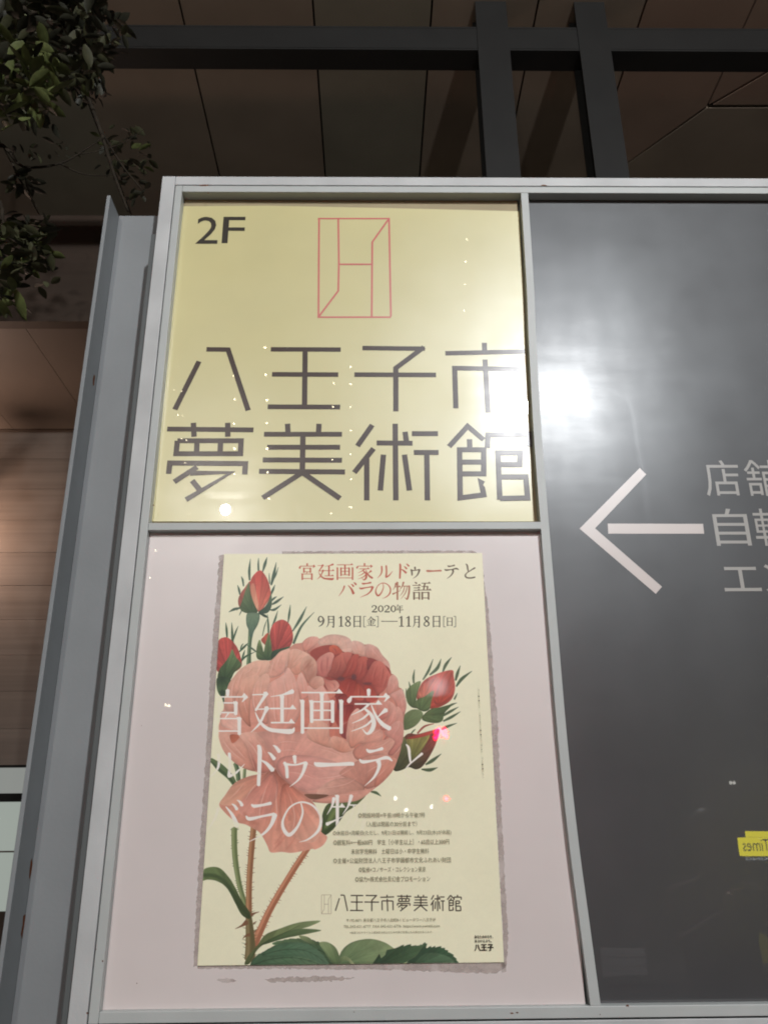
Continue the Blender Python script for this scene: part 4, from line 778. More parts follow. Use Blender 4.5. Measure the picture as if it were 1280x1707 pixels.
sign = thing('sign_cabinet', 'large grey framed sign with yellow museum panel, pale panel and charcoal arrow panel', 'sign', (.5, 0, 1.2))
FY0, FY1 = -.018, .022
def sbox(name, m, x0, x1, y0, y1, z0, z1, bevel=.0012): return box(name, m, sign, x0, x1, y0, y1, z0, z1, bevel)
XR = 1.62
sbox('outer_frame_rail', m_frame_out, -.4935, -.4625, FY0, FY1, 1.186, 2.9665)
sbox('outer_frame_rail', m_frame_out, -.4620, XR, FY0+.0003, FY1, 2.9412, 2.9665)
sbox('outer_frame_rail', m_frame_out, -.4620, XR, FY0+.0003, FY1, 1.186, 1.2178)
sbox('outer_frame_rail', m_frame_out, XR+.0005, XR+.031, FY0, FY1, 1.186, 2.9665)
sbox('inner_frame_rail', m_frame_in, -.4603, -.4440, FY0, FY1, 1.2204, 2.9390)
sbox('inner_frame_rail', m_frame_in, -.4436, XR-.018, FY0+.0004, FY1, 2.9205, 2.9388)
sbox('inner_frame_rail', m_frame_in, -.4436, XR-.018, FY0+.0004, FY1, 1.2206, 1.2378)
sbox('inner_frame_rail', m_frame_in, XR-.0176, XR-.0015, FY0, FY1, 1.2204, 2.9390)
sbox('crossbar', m_frame_in, -.4436, .341, FY0+.0008, .012, 2.0712, 2.0868, .001)
bm = bmesh.new()
for a in ((-.4628, XR, 2.935, 2.945), (-.4628, XR, 1.2155, 1.2225), (-.4645, -.4590, 1.21, 2.945), (XR-.005, XR+.003, 1.21, 2.945)):
    add_box(bm, a[0], a[1], FY0+.006, FY1-.002, a[2], a[3])
for v in bm.verts: v.co -= Vector(sign.location)
bm_obj('shadow_gap', bm, m_groove, sign)
# slightly bowed divider
DV = [(2.9202, .3735), (2.657, .3682), (2.52, .3630), (2.31, .3575), (2.20, .3562), (2.07, .3560), (1.87, .3558), (1.66, .3560), (1.49, .3604), (1.37, .3668), (1.2382, .3738)]
DVs = catmull(DV, False, 4)
vs, fs = [], []
for i, (z, x) in enumerate(DVs):
    for xx, yy in ((x-.0165, FY0+.0010), (x, FY0+.0010), (x, .0208), (x-.0165, .0208)): vs.append((xx-.5, yy, z-1.2))
    if i:
        a = (i-1)*4; bq = i*4
        for k in range(4): fs.append((a+k, a+(k+1) % 4, bq+(k+1) % 4, bq+k))
fs += [(3, 2, 1, 0), tuple(len(vs)-4+k for k in range(4))]
dvo = mesh_obj('divider_bar', vs, fs, m_frame_in, sign)
YP, YD, YPK = .0060, .0060, -.0012
# backing behind the yellow sheet, the yellow sheet itself
sbox('panel_backing', m_back, -.4436, .352, .0085, .012, 2.0872, 2.9200, 0)
def quad_panel(name, m, frame, pts, Y, th, parent):
    q = fr(frame, pts); o = [at(p[0], p[1], Y) for p in q]; n = len(o)
    vs = [(x-parent.location.x, Y, z-parent.location.z) for x, z in o]+[(x-parent.location.x, Y+th, z-parent.location.z) for x, z in o]
    fs = [tuple(range(n)), tuple(range(n, 2*n))[::-1]]+[(i, (i+1) % n, n+(i+1) % n, n+i) for i in range(n)]
    ob = mesh_obj(name, vs, fs, m, parent); bmn = bmesh.new(); bmn.from_mesh(ob.data); bmesh.ops.recalc_face_normals(bmn, faces=bmn.faces); bmn.to_mesh(ob.data); bmn.free()
    return ob
yel = quad_panel('yellow_panel', m_yel, 'S3', [(128, 84), (400, 82), (800, 90), (1213, 100), (1228, 420), (1243, 760), (1258, 1104), (25, 1104), (60, 700), (95, 360)], YP, .002, sign)
pink = sbox('opal_panel', m_pink, -.4436, .352, YPK, .006, 1.2380, 2.0708, 0)
dark = sbox('charcoal_panel', m_dk, .3585, XR-.018, YD, .012, 1.2380, 2.9200, 0)
sbox('cabinet_back', m_postd, -.452, XR+.01, .0225, .10, 1.20, 2.955, .002)

def flat_shape(name, m, polys, Y, parent, th=.0004):
    """polys in metres on the sign plane (x,z) -> one thin solid piece"""
    bm = bmesh.new()
    for p in polys:
        area = sum(p[i][0]*p[(i+1) % len(p)][1]-p[(i+1) % len(p)][0]*p[i][1] for i in range(len(p)))
        if area < 0: p = p[::-1]
        vsb = [bm.verts.new((x, Y-th, z)) for x, z in p]
        try: bm.faces.new(vsb)
        except ValueError: pass
    bmesh.ops.triangulate(bm, faces=bm.faces)
    ox = parent
    off = Vector((0, 0, 0))
    while ox: off += ox.location; ox = ox.parent
    for v in bm.verts: v.co -= off
    return bm_obj(name, bm, m, parent)
def to_plane(poly, Y): return [at(p[0], p[1], Y) for p in poly]
for ch in '八王子市夢美術館':
    x0, y0, x1, y1, ss_ = LOGO[ch]; polys = []
    for k, s_ in enumerate(ss_):
        pp = to_plane(fr('S3', s_), YP)
        L_, R_ = poly_line(pp, .0114)
        for j in range(len(pp)-1):
            polys.append([tuple(L_[j]), tuple(L_[j+1]), tuple(R_[j+1]), tuple(R_[j])])
    # overlapping strokes: step each by a hair so that no two faces coincide
    bm = bmesh.new(); off = Vector(sign.location)
    for j, p in enumerate(polys):
        a = sum(p[i][0]*p[(i+1) % 4][1]-p[(i+1) % 4][0]*p[i][1] for i in range(4))
        if a < 0: p = p[::-1]
        bm.faces.new([bm.verts.new(Vector((x, YP-.0003-.00003*j, z))-off) for x, z in p])
    o = bm_obj('character', bm, m_glyph, sign); o.parent = yel; o.location = (0, 0, 0)
def strokes_obj(name, m, strokes, w, Y, parent):
    bm = bmesh.new(); off = Vector(sign.location); j = 0
    for s_ in strokes:
        pp = to_plane(fr('S3', s_), Y); L_, R_ = poly_line(pp, w)
        for i in range(len(pp)-1):
            p = [L_[i], L_[i+1], R_[i+1], R_[i]]
            a = sum(p[k][0]*p[(k+1) % 4][1]-p[(k+1) % 4][0]*p[k][1] for k in range(4))
            if a < 0: p = p[::-1]
            bm.faces.new([bm.verts.new(Vector((x, Y-.0003-.00003*j, z))-off) for x, z in p]); j += 1
    o = bm_obj(name, bm, m, parent); return o
strokes_obj('emblem', m_red, [[(562, 124), (792, 124), (798, 441)], [(798, 443), (564, 443), (566, 124)], [(628, 124), (630, 270), (628, 358), (566, 440)], [(630, 272), (738, 272)], [(792, 124), (738, 200), (736, 442)]], .0042, YP, yel)
# Gothic lettering from Blender's built-in face
def text_mesh(s):
    c = bpy.data.curves.new('lettering', 'FONT'); c.body = s; c.resolution_u = 3
    o = bpy.data.objects.new('tmp', c); COL.objects.link(o); bpy.context.view_layer.update()
    me = bpy.data.meshes.new_from_object(o.evaluated_get(bpy.context.evaluated_depsgraph_get()))
    bpy.data.objects.remove(o); bpy.data.curves.remove(c); return me
def text_fit(name, s, m, box_px, Y, parent, bold=0.0, shear=0.0, rot=False, mirror=False):
    """fits the lettering to a measured box (x0,y0,x1,y1) on the plane y=Y"""
    me = text_mesh(s); n = len(me.vertices); co = np.empty(n*3); me.vertices.foreach_get('co', co); co = co.reshape(-1, 3)
    if bold:
        c2 = co.copy()
    mn, mx = co[:, :2].min(0), co[:, :2].max(0); u = (co[:, 0]-mn[0])/(mx[0]-mn[0]); v = (co[:, 1]-mn[1])/(mx[1]-mn[1])
    x0, y0, x1, y1 = box_px; ym = (y0+y1)/2; xm = (x0+x1)/2
    X0, X1 = at(x0, ym, Y)[0], at(x1, ym, Y)[0]; Z1, Z0 = at(xm, y0, Y)[1], at(xm, y1, Y)[1]
    off = Vector(sign.location) if parent in (yel, dark, sign) else Vector(parent.location)
    w = np.stack([X0+(X1-X0)*u-off.x, np.full(n, Y-.0004)-off.y, Z0+(Z1-Z0)*v-off.z], 1)
    me.vertices.foreach_set('co', w.ravel()); me.update()
    return link(name, me, m, parent)
text_fit('character', '2', m_2f, (327.6, 361, 364, 406), YP, yel); text_fit('character', 'F', m_2f, (371, 361, 408, 405), YP, yel)
for s, b in (('店', (1174, 767.5, 1233, 827)), ('舗', (1242, 767, 1302, 827)), ('自', (1190, 848, 1248, 910)), ('転', (1257, 848, 1320, 910)), ('エ', (1205, 945, 1266.5, 986)), ('ン', (1274, 941, 1330, 988))):
    text_fit('character', s, m_ltxt, b, YD, dark)
ar = fr('S4', [(226, 1240), (440, 1024), (463, 1047), (281, 1239), (519, 1447), (497, 1472)]); sh = fr('S4', [(326, 1222), (665, 1223), (669, 1258), (328, 1258)])
def flat_poly(name, m, px, Y, parent, off=None):
    off = Vector(sign.location) if off is None else off
    p = to_plane(px, Y-.0004); bm = bmesh.new(); vb = [bm.verts.new(Vector((x, Y-.0004, z))-off) for x, z in p]
    for tri in tessellate_polygon([[Vector((x, z, 0)) for x, z in p]]): bm.faces.new([vb[i] for i in tri])
    bmesh.ops.recalc_face_normals(bm, faces=bm.faces); bm.normal_update()
    if sum(f.normal.y for f in bm.faces) > 0: bmesh.ops.reverse_faces(bm, faces=bm.faces)
    return bm_obj(name, bm, m, parent)
flat_poly('arrow_head', m_arrow, ar, YD, dark); flat_poly('arrow_shaft', m_arrow, sh, YD, dark)

# old adhesive residue on the pale panel around the poster: ragged grey-brown patches
def residue_material():
    m = bpy.data.materials.new('adhesive_residue'); m.use_nodes = True
    n = m.node_tree.nodes; L = m.node_tree.links; b = n['Principled BSDF']; b.inputs['Roughness'].default_value = .7
    tc = n.new('ShaderNodeTexCoord'); t = n.new('ShaderNodeTexNoise'); t.inputs['Scale'].default_value = 90; t.inputs['Detail'].default_value = 8; t.inputs['Roughness'].default_value = .7
    L.new(tc.outputs['Object'], t.inputs['Vector'])
    r = n.new('ShaderNodeValToRGB'); r.color_ramp.elements[0].position = .36; r.color_ramp.elements[0].color = (*s2l((158, 142, 134)), 1)
    r.color_ramp.elements[1].position = .62; r.color_ramp.elements[1].color = (*s2l((196, 182, 172)), 1)
    L.new(t.outputs['Fac'], r.inputs['Fac']); L.new(r.outputs['Color'], b.inputs['Base Color'])
    t2 = n.new('ShaderNodeTexNoise'); t2.inputs['Scale'].default_value = 34; t2.inputs['Detail'].default_value = 6
    L.new(tc.outputs['Object'], t2.inputs['Vector'])
    mr = n.new('ShaderNodeMapRange'); mr.inputs['From Min'].default_value = .34; mr.inputs['From Max'].default_value = .46
    mr.inputs['To Min'].default_value = .25; mr.inputs['To Max'].default_value = .46
    L.new(t2.outputs['Fac'], mr.inputs['Value']); L.new(mr.outputs[0], b.inputs['Alpha'])
    return m
m_res = residue_material()
def ragged(frame, pts, name='adhesive_residue', jit=1.2, seed=1, Y=YPK):
    g = random.Random(seed); p = fr(frame, pts); out = []
    for i in range(len(p)):
        a, b = p[i], p[(i+1) % len(p)]; n = max(1, int(np.hypot(*(b-a))/4))
        for k in range(n):
            q = a+(b-a)*k/n; out.append((q[0]+g.uniform(-jit, jit), q[1]+g.uniform(-jit, jit)))
    return flat_poly(name, m_res, out, Y, pink, off=Vector(sign.location))
ragged('P', [(366, 925), (376, 925), (352, 1290), (331, 1612), (322, 1612), (330, 1460), (341, 1290), (352, 1100)], seed=1)
ragged('P', [(803, 926), (806, 960), (814, 1020), (829, 1200), (843, 1500), (847, 1560), (844, 1620), (836, 1622), (838, 1560), (818, 1200), (799, 930)], seed=2)
ragged('P', [(330, 1608), (842, 1602), (842, 1614), (828, 1624), (780, 1622), (640, 1617), (330, 1615)], seed=4)
ragged('P', [(440, 1632), (520, 1628), (592, 1630), (560, 1636), (450, 1638)], seed=5, jit=1.6)
ragged('P', [(360, 1634), (378, 1630), (397, 1636), (372, 1640)], seed=6, jit=1.6)
ragged('P', [(470, 919.4), (640, 918), (790, 918.2), (800, 925), (470, 925)], seed=7, jit=.7)
# chips of rust on the frame
def blot(x, y, r, Y, seed, asp=2.0):
    g = random.Random(seed); pts = []
    for k in range(11):
        a = k/11*6.283; rr = r*g.uniform(.5, 1.2); pts.append((x+math.cos(a)*rr*asp, y+math.sin(a)*rr))
    return flat_poly('rust_spot', m_rust, pts, Y, sign, off=Vector(sign.location))
for i, (x, y, r, asp) in enumerate(((339, 308.2, 1.4, 6), (347, 321, 1.0, 1.6), (906, 308.5, 1.2, 4), (171, 1603, 2, .8), (146, 1690, 2.2, 1), (228, 1640, .9, 1), (160, 1583, 1.0, 1), (1046, 1677, 2.2, 1.6), (853, 1690, 1.4, 2.4), (862, 1689, 1.4, 2), (256, 842, 1.6, .7), (1000, 1692, 1, 1), (590, 1688, .8, 1.5), (236, 1210, .7, 1))):
    blot(x, y, r, FY0+.0002 if y < 340 or y > 1600 or x < 300 else YD, i, asp)

# ------------------------------------------------------------------ grey H-section post at the sign's left
post = thing('steel_post', 'grey painted steel H post standing at the left side of the sign', 'post', (-.56, .07, 0))
box('flange', m_post, post, -.6255, -.6170, .000, .145, 0, 2.925, .0012)
box('web', m_post, post, -.6166, -.4460, .0700, .0780, 0, 2.925, .0008)
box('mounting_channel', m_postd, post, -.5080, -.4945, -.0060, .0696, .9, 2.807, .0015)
o = blot(157, 605, 3.4, .0, 77, 1.0); bpy.data.objects.remove(o)
bm = bmesh.new(); off = Vector(post.location)
for y0_, z0_, hh in ((.052, 2.452, .030), (.066, 1.45, .04), (.066, 1.36, .05)):
    g = random.Random(int(z0_*100)); vb = []
    for k in range(10):
        a = k/10*6.283; vb.append(bm.verts.new(Vector((-.6168+.0003, y0_+math.cos(a)*.006*g.uniform(.5, 1.2), z0_+math.sin(a)*hh*.5*g.uniform(.6, 1.1)))-off))
    bm.faces.new(vb)
bm_obj('rust_streak', bm, m_rust, post)['kind'] = 'stuff'

# ------------------------------------------------------------------ poster
m_poster = glazed('poster_print', (220, 214, 174), .38, .35, coat_rough=.015, img=pimg, warp=.0004)
m_edge = material('paper_edge', (206, 200, 176), .7, .2)
pc = Vector(((PX0+PX1)/2, Y_POSTER, PZ0))
poster = thing('exhibition_poster', 'pale yellow exhibition poster with a large pink rose, stuck on the pale panel', 'poster', pc)
NXP, NZP = 20, 28; vs, fs, uvs = [], [], []
gq = random.Random(3)
def wob(u, v): return .0006*math.sin(u*5+v*3)+.0005*math.sin(v*9+1)
for j in range(NZP+1):
    for i in range(NXP+1):
        u, v = i/NXP, j/NZP; vs.append((PX0+(PX1-PX0)*u-pc.x, -wob(u, v)*.5, (PZ1-PZ0)*v)); uvs.append((u, v))
for j in range(NZP):
    for i in range(NXP): a = j*(NXP+1)+i; fs.append((a, a+1, a+NXP+2, a+NXP+1))
sheet = mesh_obj('sheet', vs, fs, m_poster, poster, True)
uvl = sheet.data.uv_layers.new(name='UVMap')
for lp in sheet.data.loops: uvl.data[lp.index].uv = uvs[lp.vertex_index]
box('backing_card', m_edge, poster, PX0+.0004, PX1-.0004, Y_POSTER+.0008, YPK-.0006, PZ0+.0004, PZ1-.0004)
m_ink = material('black_ink', (140, 134, 108), .5, .3); m_ink2 = material('solid_black_ink', (46, 42, 34), .5, .3)
YT = Y_POSTER-.0012
K6 = lambda b: tuple(v for v in (540+b[0]*.2422, 1330+b[1]*.2422, 540+b[2]*.2422, 1330+b[3]*.2422))
K7 = lambda b: tuple(v for v in (540+b[0]*.2422, 1470+b[1]*.2422, 540+b[2]*.2422, 1470+b[3]*.2422))
for s, b in (('◎開館時間=午前10時から午後7時', (236, 103, 695, 138)), ('（入館は閉館の30分前まで）', (292, 163, 640, 200)), ('◎休館日=月曜日(ただし、9月21日は開館し、9月23日(水)が休館)', (62, 225, 875, 262)),
             ('◎観覧料=一般600円　学生［小学生以上］・65歳以上300円', (65, 288, 862, 325)), ('未就学児無料　土曜日は小・中学生無料', (187, 351, 722, 388)), ('◎主催=公益財団法人八王子市学園都市文化ふれあい財団', (65, 413, 872, 450)),
             ('◎監修=コノサーズ・コレクション東京', (240, 477, 700, 513)), ('◎協力=株式会社青幻舎プロモーション', (215, 542, 730, 580))):
    text_fit('text_line', s, m_ink, K6(b), YT, poster)
for s, b in (('〒192-0071 東京都八王子市八日町8-1 ビュータワー八王子2F', (155, 253, 768, 277)), ('TEL.042-621-6777  FAX 042-621-6776  https://www.yumebi.com', (135, 299, 797, 322)),
             ('※新型コロナウイルス感染拡大防止のため内容が変更になる場合があります。', (178, 342, 748, 357))):
    text_fit('text_line', s, m_ink, K7(b), YT, poster)
for s, b in (('あなたのみちを、', (1035, 370, 1162, 392)), ('あるけるまち。', (1037, 400, 1152, 420)), ('八王子', (1035, 434, 1165, 478))):
    o = text_fit('text_line', s, m_ink2, K7(b), YT, poster)
    for dx, dz in ((.0005, 0), (0, .0005), (-.0005, 0)) if s == '八王子' else ((.0003, 0),):
        o2 = o.copy(); COL.objects.link(o2); o2.location = (dx, -.00005*(1+abs(dz)*1000+dx*1000+.2), dz)
credit = 'コノサーズ・コレクション東京所蔵'
cnt = 42
for k in range(cnt):
    t = k/(cnt-1); 
    if k in (9, 10, 30, 31): continue
    x = 797.3+(805.2-797.3)*t; y = 1150.5+(1296-1150.5)*t
    o = text_fit('text_character', credit[k % len(credit)], m_ink, (x-1.2, y-1.3, x+1.2, y+1.3), YT, poster)

# ------------------------------------------------------------------ tree at upper left
def leaf_mesh(seed, L=.088, Wd=.040):
    g = random.Random(seed); vs, fs = [], []; N = 5; fold = g.uniform(.15, .5); curl = g.uniform(-.5, .3)
    for i in range(N+1):
        t = i/N; w = Wd/2*math.sin(math.pi*min(1, .06+t*.94))**.8*(1 if i < N else .05); x = t*L; z = curl*L*t*t*.5
        vs += [(x, -w, z+w*fold), (x, 0, z), (x, w, z+w*fold)]
    for i in range(N): a = i*3; fs += [(a, a+1, a+4, a+3), (a+1, a+2, a+5, a+4)]
    me = bpy.data.meshes.new('leaf_blade'); me.from_pydata(vs, [], fs); me.polygons.foreach_set('use_smooth', [True]*len(me.polygons)); return me
def leaf_mat(name, rgb, tr=.25):
    m = material(name, rgb, .55, .35, noise=(40, .25)); b = m.node_tree.nodes['Principled BSDF']
    return m
m_lf = [leaf_mat('lit_leaf', (92, 100, 58)), leaf_mat('mid_leaf', (68, 69, 48)), leaf_mat('shaded_leaf', (48, 48, 37))]  # lit and shaded foliage put into the leaf colours, mixed per cluster
m_bark = material('bark', (52, 46, 38), .9, .2, noise=(30, .3), bump=(80, .8))
lm = [[leaf_mesh(s+10*k) for s in range(4)] for k in range(3)]
for k in range(3):
    for me in lm[k]: me.materials.append(m_lf[k])
tree = thing('street_tree', 'leafy tree with drooping twigs reaching in at the upper left of the sign', 'tree', (-2.4, .9, 0))
off = Vector(tree.location)
def T(px, py, Y): x, z = at(px, py, Y); return Vector((x, Y, z))
bm = bmesh.new(); trunk_pts = [(-2.4, .9, -.1), (-2.42, .92, 1.2), (-2.38, .95, 2.4), (-2.45, .9, 3.6), (-2.4, .8, 4.8), (-2.5, .9, 5.6)]
tube_bm(bm, [Vector(p)-off for p in trunk_pts], [.10, .085, .075, .06, .045, .02], 12); bm_obj('trunk', bm, m_bark, tree, True)
limbs = [
 ([(-2.42, .92, 3.3), T(-60, 150, .75), T(20, 110, .6), T(60, 120, .55)], [.03, .018, .008, .003]),
 ([(-2.42, .9, 3.9), T(-40, 20, .9), T(90, 40, .9), T(180, 60, .95)], [.03, .018, .009, .003]),
 ([(-2.40, .93, 2.9), T(-60, 260, 1.0), T(40, 278, 1.0), T(100, 272, 1.0), T(140, 250, 1.0), T(176, 226, 1.0)], [.022, .011, .006, .004, .003, .0015]),
 ([T(100, 272, 1.0), T(140, 290, 1.02), T(190, 292, 1.05)], [.004, .0025, .0012]),
 ([T(130, 256, 1.0), T(150, 254, 1.0), T(200, 240, 1.05), T(240, 215, 1.1)], [.003, .002, .0015, .001]),
 ([T(20, 270, 1.0), T(34, 300, 1.0), T(62, 345, 1.0)], [.006, .004, .002]),
 ([(-2.4, .94, 2.6), T(-60, 360, .8), T(10, 380, .75), T(70, 420, .7)], [.02, .010, .005, .002]),
 ([T(90, 40, .9), T(130, 120, .95), T(165, 210, 1.0), T(190, 290, 1.05), T(214, 352, 1.1)], [.010, .009, .008, .007, .005]),
 ([T(165, 210, 1.0), T(200, 270, 1.1), T(240, 320, 1.15)], [.006, .004, .002]),
]
for pts, rad in limbs:
    c = catmull([tuple(p) for p in pts], False, 5); r = np.interp(np.linspace(0, 1, len(c)), np.linspace(0, 1, len(rad)), rad)
    bm = bmesh.new(); tube_bm(bm, [Vector(p)-off for p in c], list(r), 6); bm_obj('branch', bm, m_bark, tree, True)
# leaf clusters: (centre, radii in photo units at that depth, depth range, count, lit/mid/shaded kind weights, size)
clusters = [
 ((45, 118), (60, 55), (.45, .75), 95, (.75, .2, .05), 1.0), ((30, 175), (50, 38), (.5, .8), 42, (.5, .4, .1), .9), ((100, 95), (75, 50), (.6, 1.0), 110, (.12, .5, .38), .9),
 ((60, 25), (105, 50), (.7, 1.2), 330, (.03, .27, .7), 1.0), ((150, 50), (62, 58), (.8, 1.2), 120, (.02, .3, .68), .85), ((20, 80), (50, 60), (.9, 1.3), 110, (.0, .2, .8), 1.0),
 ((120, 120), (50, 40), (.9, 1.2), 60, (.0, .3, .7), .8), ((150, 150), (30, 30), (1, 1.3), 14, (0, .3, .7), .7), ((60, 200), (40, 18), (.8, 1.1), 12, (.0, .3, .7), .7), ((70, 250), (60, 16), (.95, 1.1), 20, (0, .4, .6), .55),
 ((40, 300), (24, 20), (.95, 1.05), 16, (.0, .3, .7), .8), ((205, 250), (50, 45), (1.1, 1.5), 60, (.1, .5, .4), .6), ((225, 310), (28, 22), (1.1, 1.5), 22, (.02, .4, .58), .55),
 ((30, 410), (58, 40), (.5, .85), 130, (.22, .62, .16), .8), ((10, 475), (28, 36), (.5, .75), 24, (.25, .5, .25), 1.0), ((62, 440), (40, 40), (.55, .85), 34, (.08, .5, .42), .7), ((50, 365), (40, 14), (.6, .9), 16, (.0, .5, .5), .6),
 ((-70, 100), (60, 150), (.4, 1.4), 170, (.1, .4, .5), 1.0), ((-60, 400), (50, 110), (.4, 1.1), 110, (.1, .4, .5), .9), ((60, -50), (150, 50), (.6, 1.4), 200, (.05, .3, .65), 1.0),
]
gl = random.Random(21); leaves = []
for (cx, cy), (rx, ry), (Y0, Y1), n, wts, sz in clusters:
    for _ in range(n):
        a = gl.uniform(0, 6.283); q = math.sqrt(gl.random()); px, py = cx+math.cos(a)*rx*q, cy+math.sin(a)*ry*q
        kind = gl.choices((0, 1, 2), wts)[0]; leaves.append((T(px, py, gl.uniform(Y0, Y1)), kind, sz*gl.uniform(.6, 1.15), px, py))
inview = [l for l in leaves if l[3] > -15 and l[4] > -15]; outview = [l for l in leaves if not (l[3] > -15 and l[4] > -15)]
inview.sort(key=lambda l: -l[2]*(1.6 if l[1] == 0 else 1)); single, rest = inview[:290], inview[290:]+outview
def leaf_matrix(l):
    p, kind, s, _, _ = l
    yaw = gl.uniform(0, 6.283); pitch = gl.uniform(-1.1, .35); roll = gl.uniform(-.7, .7)
    return Matrix.Translation(p-off) @ Matrix.Rotation(yaw, 4, 'Z') @ Matrix.Rotation(-pitch, 4, 'Y') @ Matrix.Rotation(roll, 4, 'X') @ Matrix.Scale(s, 4)
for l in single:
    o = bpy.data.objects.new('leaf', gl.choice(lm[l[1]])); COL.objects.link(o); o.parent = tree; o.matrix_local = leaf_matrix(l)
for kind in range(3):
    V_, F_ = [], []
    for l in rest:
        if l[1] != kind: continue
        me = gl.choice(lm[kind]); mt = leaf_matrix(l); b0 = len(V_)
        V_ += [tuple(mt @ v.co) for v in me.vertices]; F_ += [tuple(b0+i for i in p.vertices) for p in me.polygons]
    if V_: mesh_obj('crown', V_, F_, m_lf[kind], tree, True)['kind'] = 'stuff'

# ------------------------------------------------------------------ the street behind the camera, seen in the glazing
m_lampm = material('dark_lamp_steel', (34, 35, 36), .6, .3)
m_diff = emission('lamp_diffuser', (255, 250, 240), 1.5)
for i, (p, loc) in enumerate(zip(LAMPS, LAMP_POS)):
    base = Vector((loc.x+.9, loc.y-.5, -.1))
    lamp = thing('street_lamp', ('tall street lamp behind the camera, its glare beside the divider of the sign', 'farther street lamp behind the camera, a star on the yellow panel')[i], 'street lamp', base, 'street lamps across the road')
    bm = bmesh.new(); tube_bm(bm, [(0, 0, 0), (0, 0, loc.z+.2), (-.05, .03, loc.z+.42), (-.3, .17, loc.z+.46), (-.85, .47, loc.z+.40)], [.07, .05, .045, .035, .03], 10); bm_obj('pole', bm, m_lampm, lamp, True)
    bm = bmesh.new(); add_box(bm, loc.x-base.x-.28, loc.x-base.x+.28, loc.y-base.y-.12, loc.y-base.y+.12, loc.z+.30, loc.z+.38, .02); bm_obj('lamp_head', bm, m_lampm, lamp)
    bm = bmesh.new(); add_box(bm, loc.x-base.x-.2, loc.x-base.x+.2, loc.y-base.y-.08, loc.y-base.y+.08, loc.z+.285, loc.z+.299, 0); bm_obj('diffuser', bm, m_diff, lamp)
m_bulb = emission('fairy_bulb', (255, 240, 200), 42); m_cord = material('cable', (20, 20, 20), .6, .3)
bulb_me = bpy.data.meshes.new('bulb'); bm = bmesh.new(); bmesh.ops.create_icosphere(bm, subdivisions=1, radius=1.0); bm.to_mesh(bulb_me); bm.free(); bulb_me.materials.append(m_bulb)
strings = [([(443.5, 578), (444.5, 624), (445, 666), (445, 706), (445.5, 748), (446, 787), (448, 831)], .016, 'leftmost'),
           ([(584, 612), (584, 639), (585, 678), (584, 718), (583, 757), (584, 799), (585, 845)], .011, 'middle'),
           ([(390, 626), (391, 667), (390, 707), (391, 748), (391, 790)], .012, ''), ([(556, 637), (555, 678), (553, 765), (554, 857)], .010, ''),
           ([(282, 607), (296, 610), (290, 649), (302, 651), (296, 692), (304, 694), (303, 733), (310, 735), (308, 771), (311, 812), (315, 857)], .007, ''),
           ([(797, 473), (800, 432), (803, 396), (795, 515)], .012, ''), ([(276, 1177), (281, 1178)], .012, ''), ([(249, 963), (262, 966), (259, 914)], .007, '')]
labs = ['string of small bulbs mirrored as the brightest dotted column, through the character 王', 'string of small bulbs mirrored between the characters 王 and 子', 'string of small bulbs mirrored over the right stroke of 八', 'string of sparse small bulbs mirrored just right of 王',
        'zigzag string of tiny bulbs mirrored along the left edge of the yellow panel', 'string of bulbs mirrored as pale streaks above the character 市', 'pair of small bulbs mirrored on the pale panel left of the poster', 'three tiny bulbs mirrored at the top left corner of the pale panel']
for (pts, r, _), lab in zip(strings, labs):
    P3 = [mirrored(x, y, 9.0) for x, y in pts]
    st = thing('light_string', lab, 'string lights', P3[0], 'strings of small bulbs behind the camera')
    bm = bmesh.new(); tube_bm(bm, [p-P3[0]+Vector((0, -.03, 0)) for p in P3]+[P3[0]-P3[0]+Vector((0, -.03, 0))][:0], .004, 5); bm_obj('cable', bm, m_cord, st)
    for p in P3:
        o = bpy.data.objects.new('bulb', bulb_me); COL.objects.link(o); o.parent = st; o.location = p-P3[0]; rr = r*random.uniform(.8, 1.15)*1.3; o.scale = (rr, rr, rr)
# red signal light
red = mirrored(729, 1234, 9.0); rs = thing('signal_light', 'round red signal light behind the camera, glowing on the poster right of the rose', 'signal', red)
bm = bmesh.new()
gr = random.Random(5)
for k in range(60):
    a = gr.uniform(-.3, 3.6); q = gr.uniform(.02, .09)
    r_ = bmesh.ops.create_icosphere(bm, subdivisions=1, radius=.012, matrix=Matrix.Translation((math.cos(a)*q, .02, math.sin(a)*q)))
bm_obj('red_diodes', bm, emission('red_led', (255, 0, 40), 420), rs)['kind'] = 'stuff'
bm = bmesh.new(); tube_bm(bm, [(0, .005, 0), (0, -.06, 0)], .12, 24); bm_obj('housing', bm, m_cord, rs)
bm = bmesh.new(); tube_bm(bm, [(0, -.03, -.10), (0, -.03, -red.z)], .03, 8); bm_obj('pole', bm, m_lampm, rs)
r2 = mirrored(742, 1330, 9.0); rs2 = thing('indicator_light', 'small red indicator light behind the camera, the lower red dot on the poster', 'signal', r2)
bm = bmesh.new(); bmesh.ops.create_icosphere(bm, subdivisions=2, radius=.022); bm_obj('diode', bm, emission('red_led_small', (255, 10, 40), 420), rs2)
box('housing', m_cord, rs2, r2.x-.05, r2.x+.05, r2.y-.12, r2.y-.03, r2.z-.05, r2.z+.05, .01)
bm = bmesh.new(); tube_bm(bm, [(0, -.07, -.05), (0, -.07, -r2.z)], .02, 8); bm_obj('pole', bm, m_lampm, rs2)
w1 = [mirrored(x, y, 9.0) for x, y in ((660, 1326), (680, 1345), (718, 1342), (1216, 1305), (1222, 1305))]
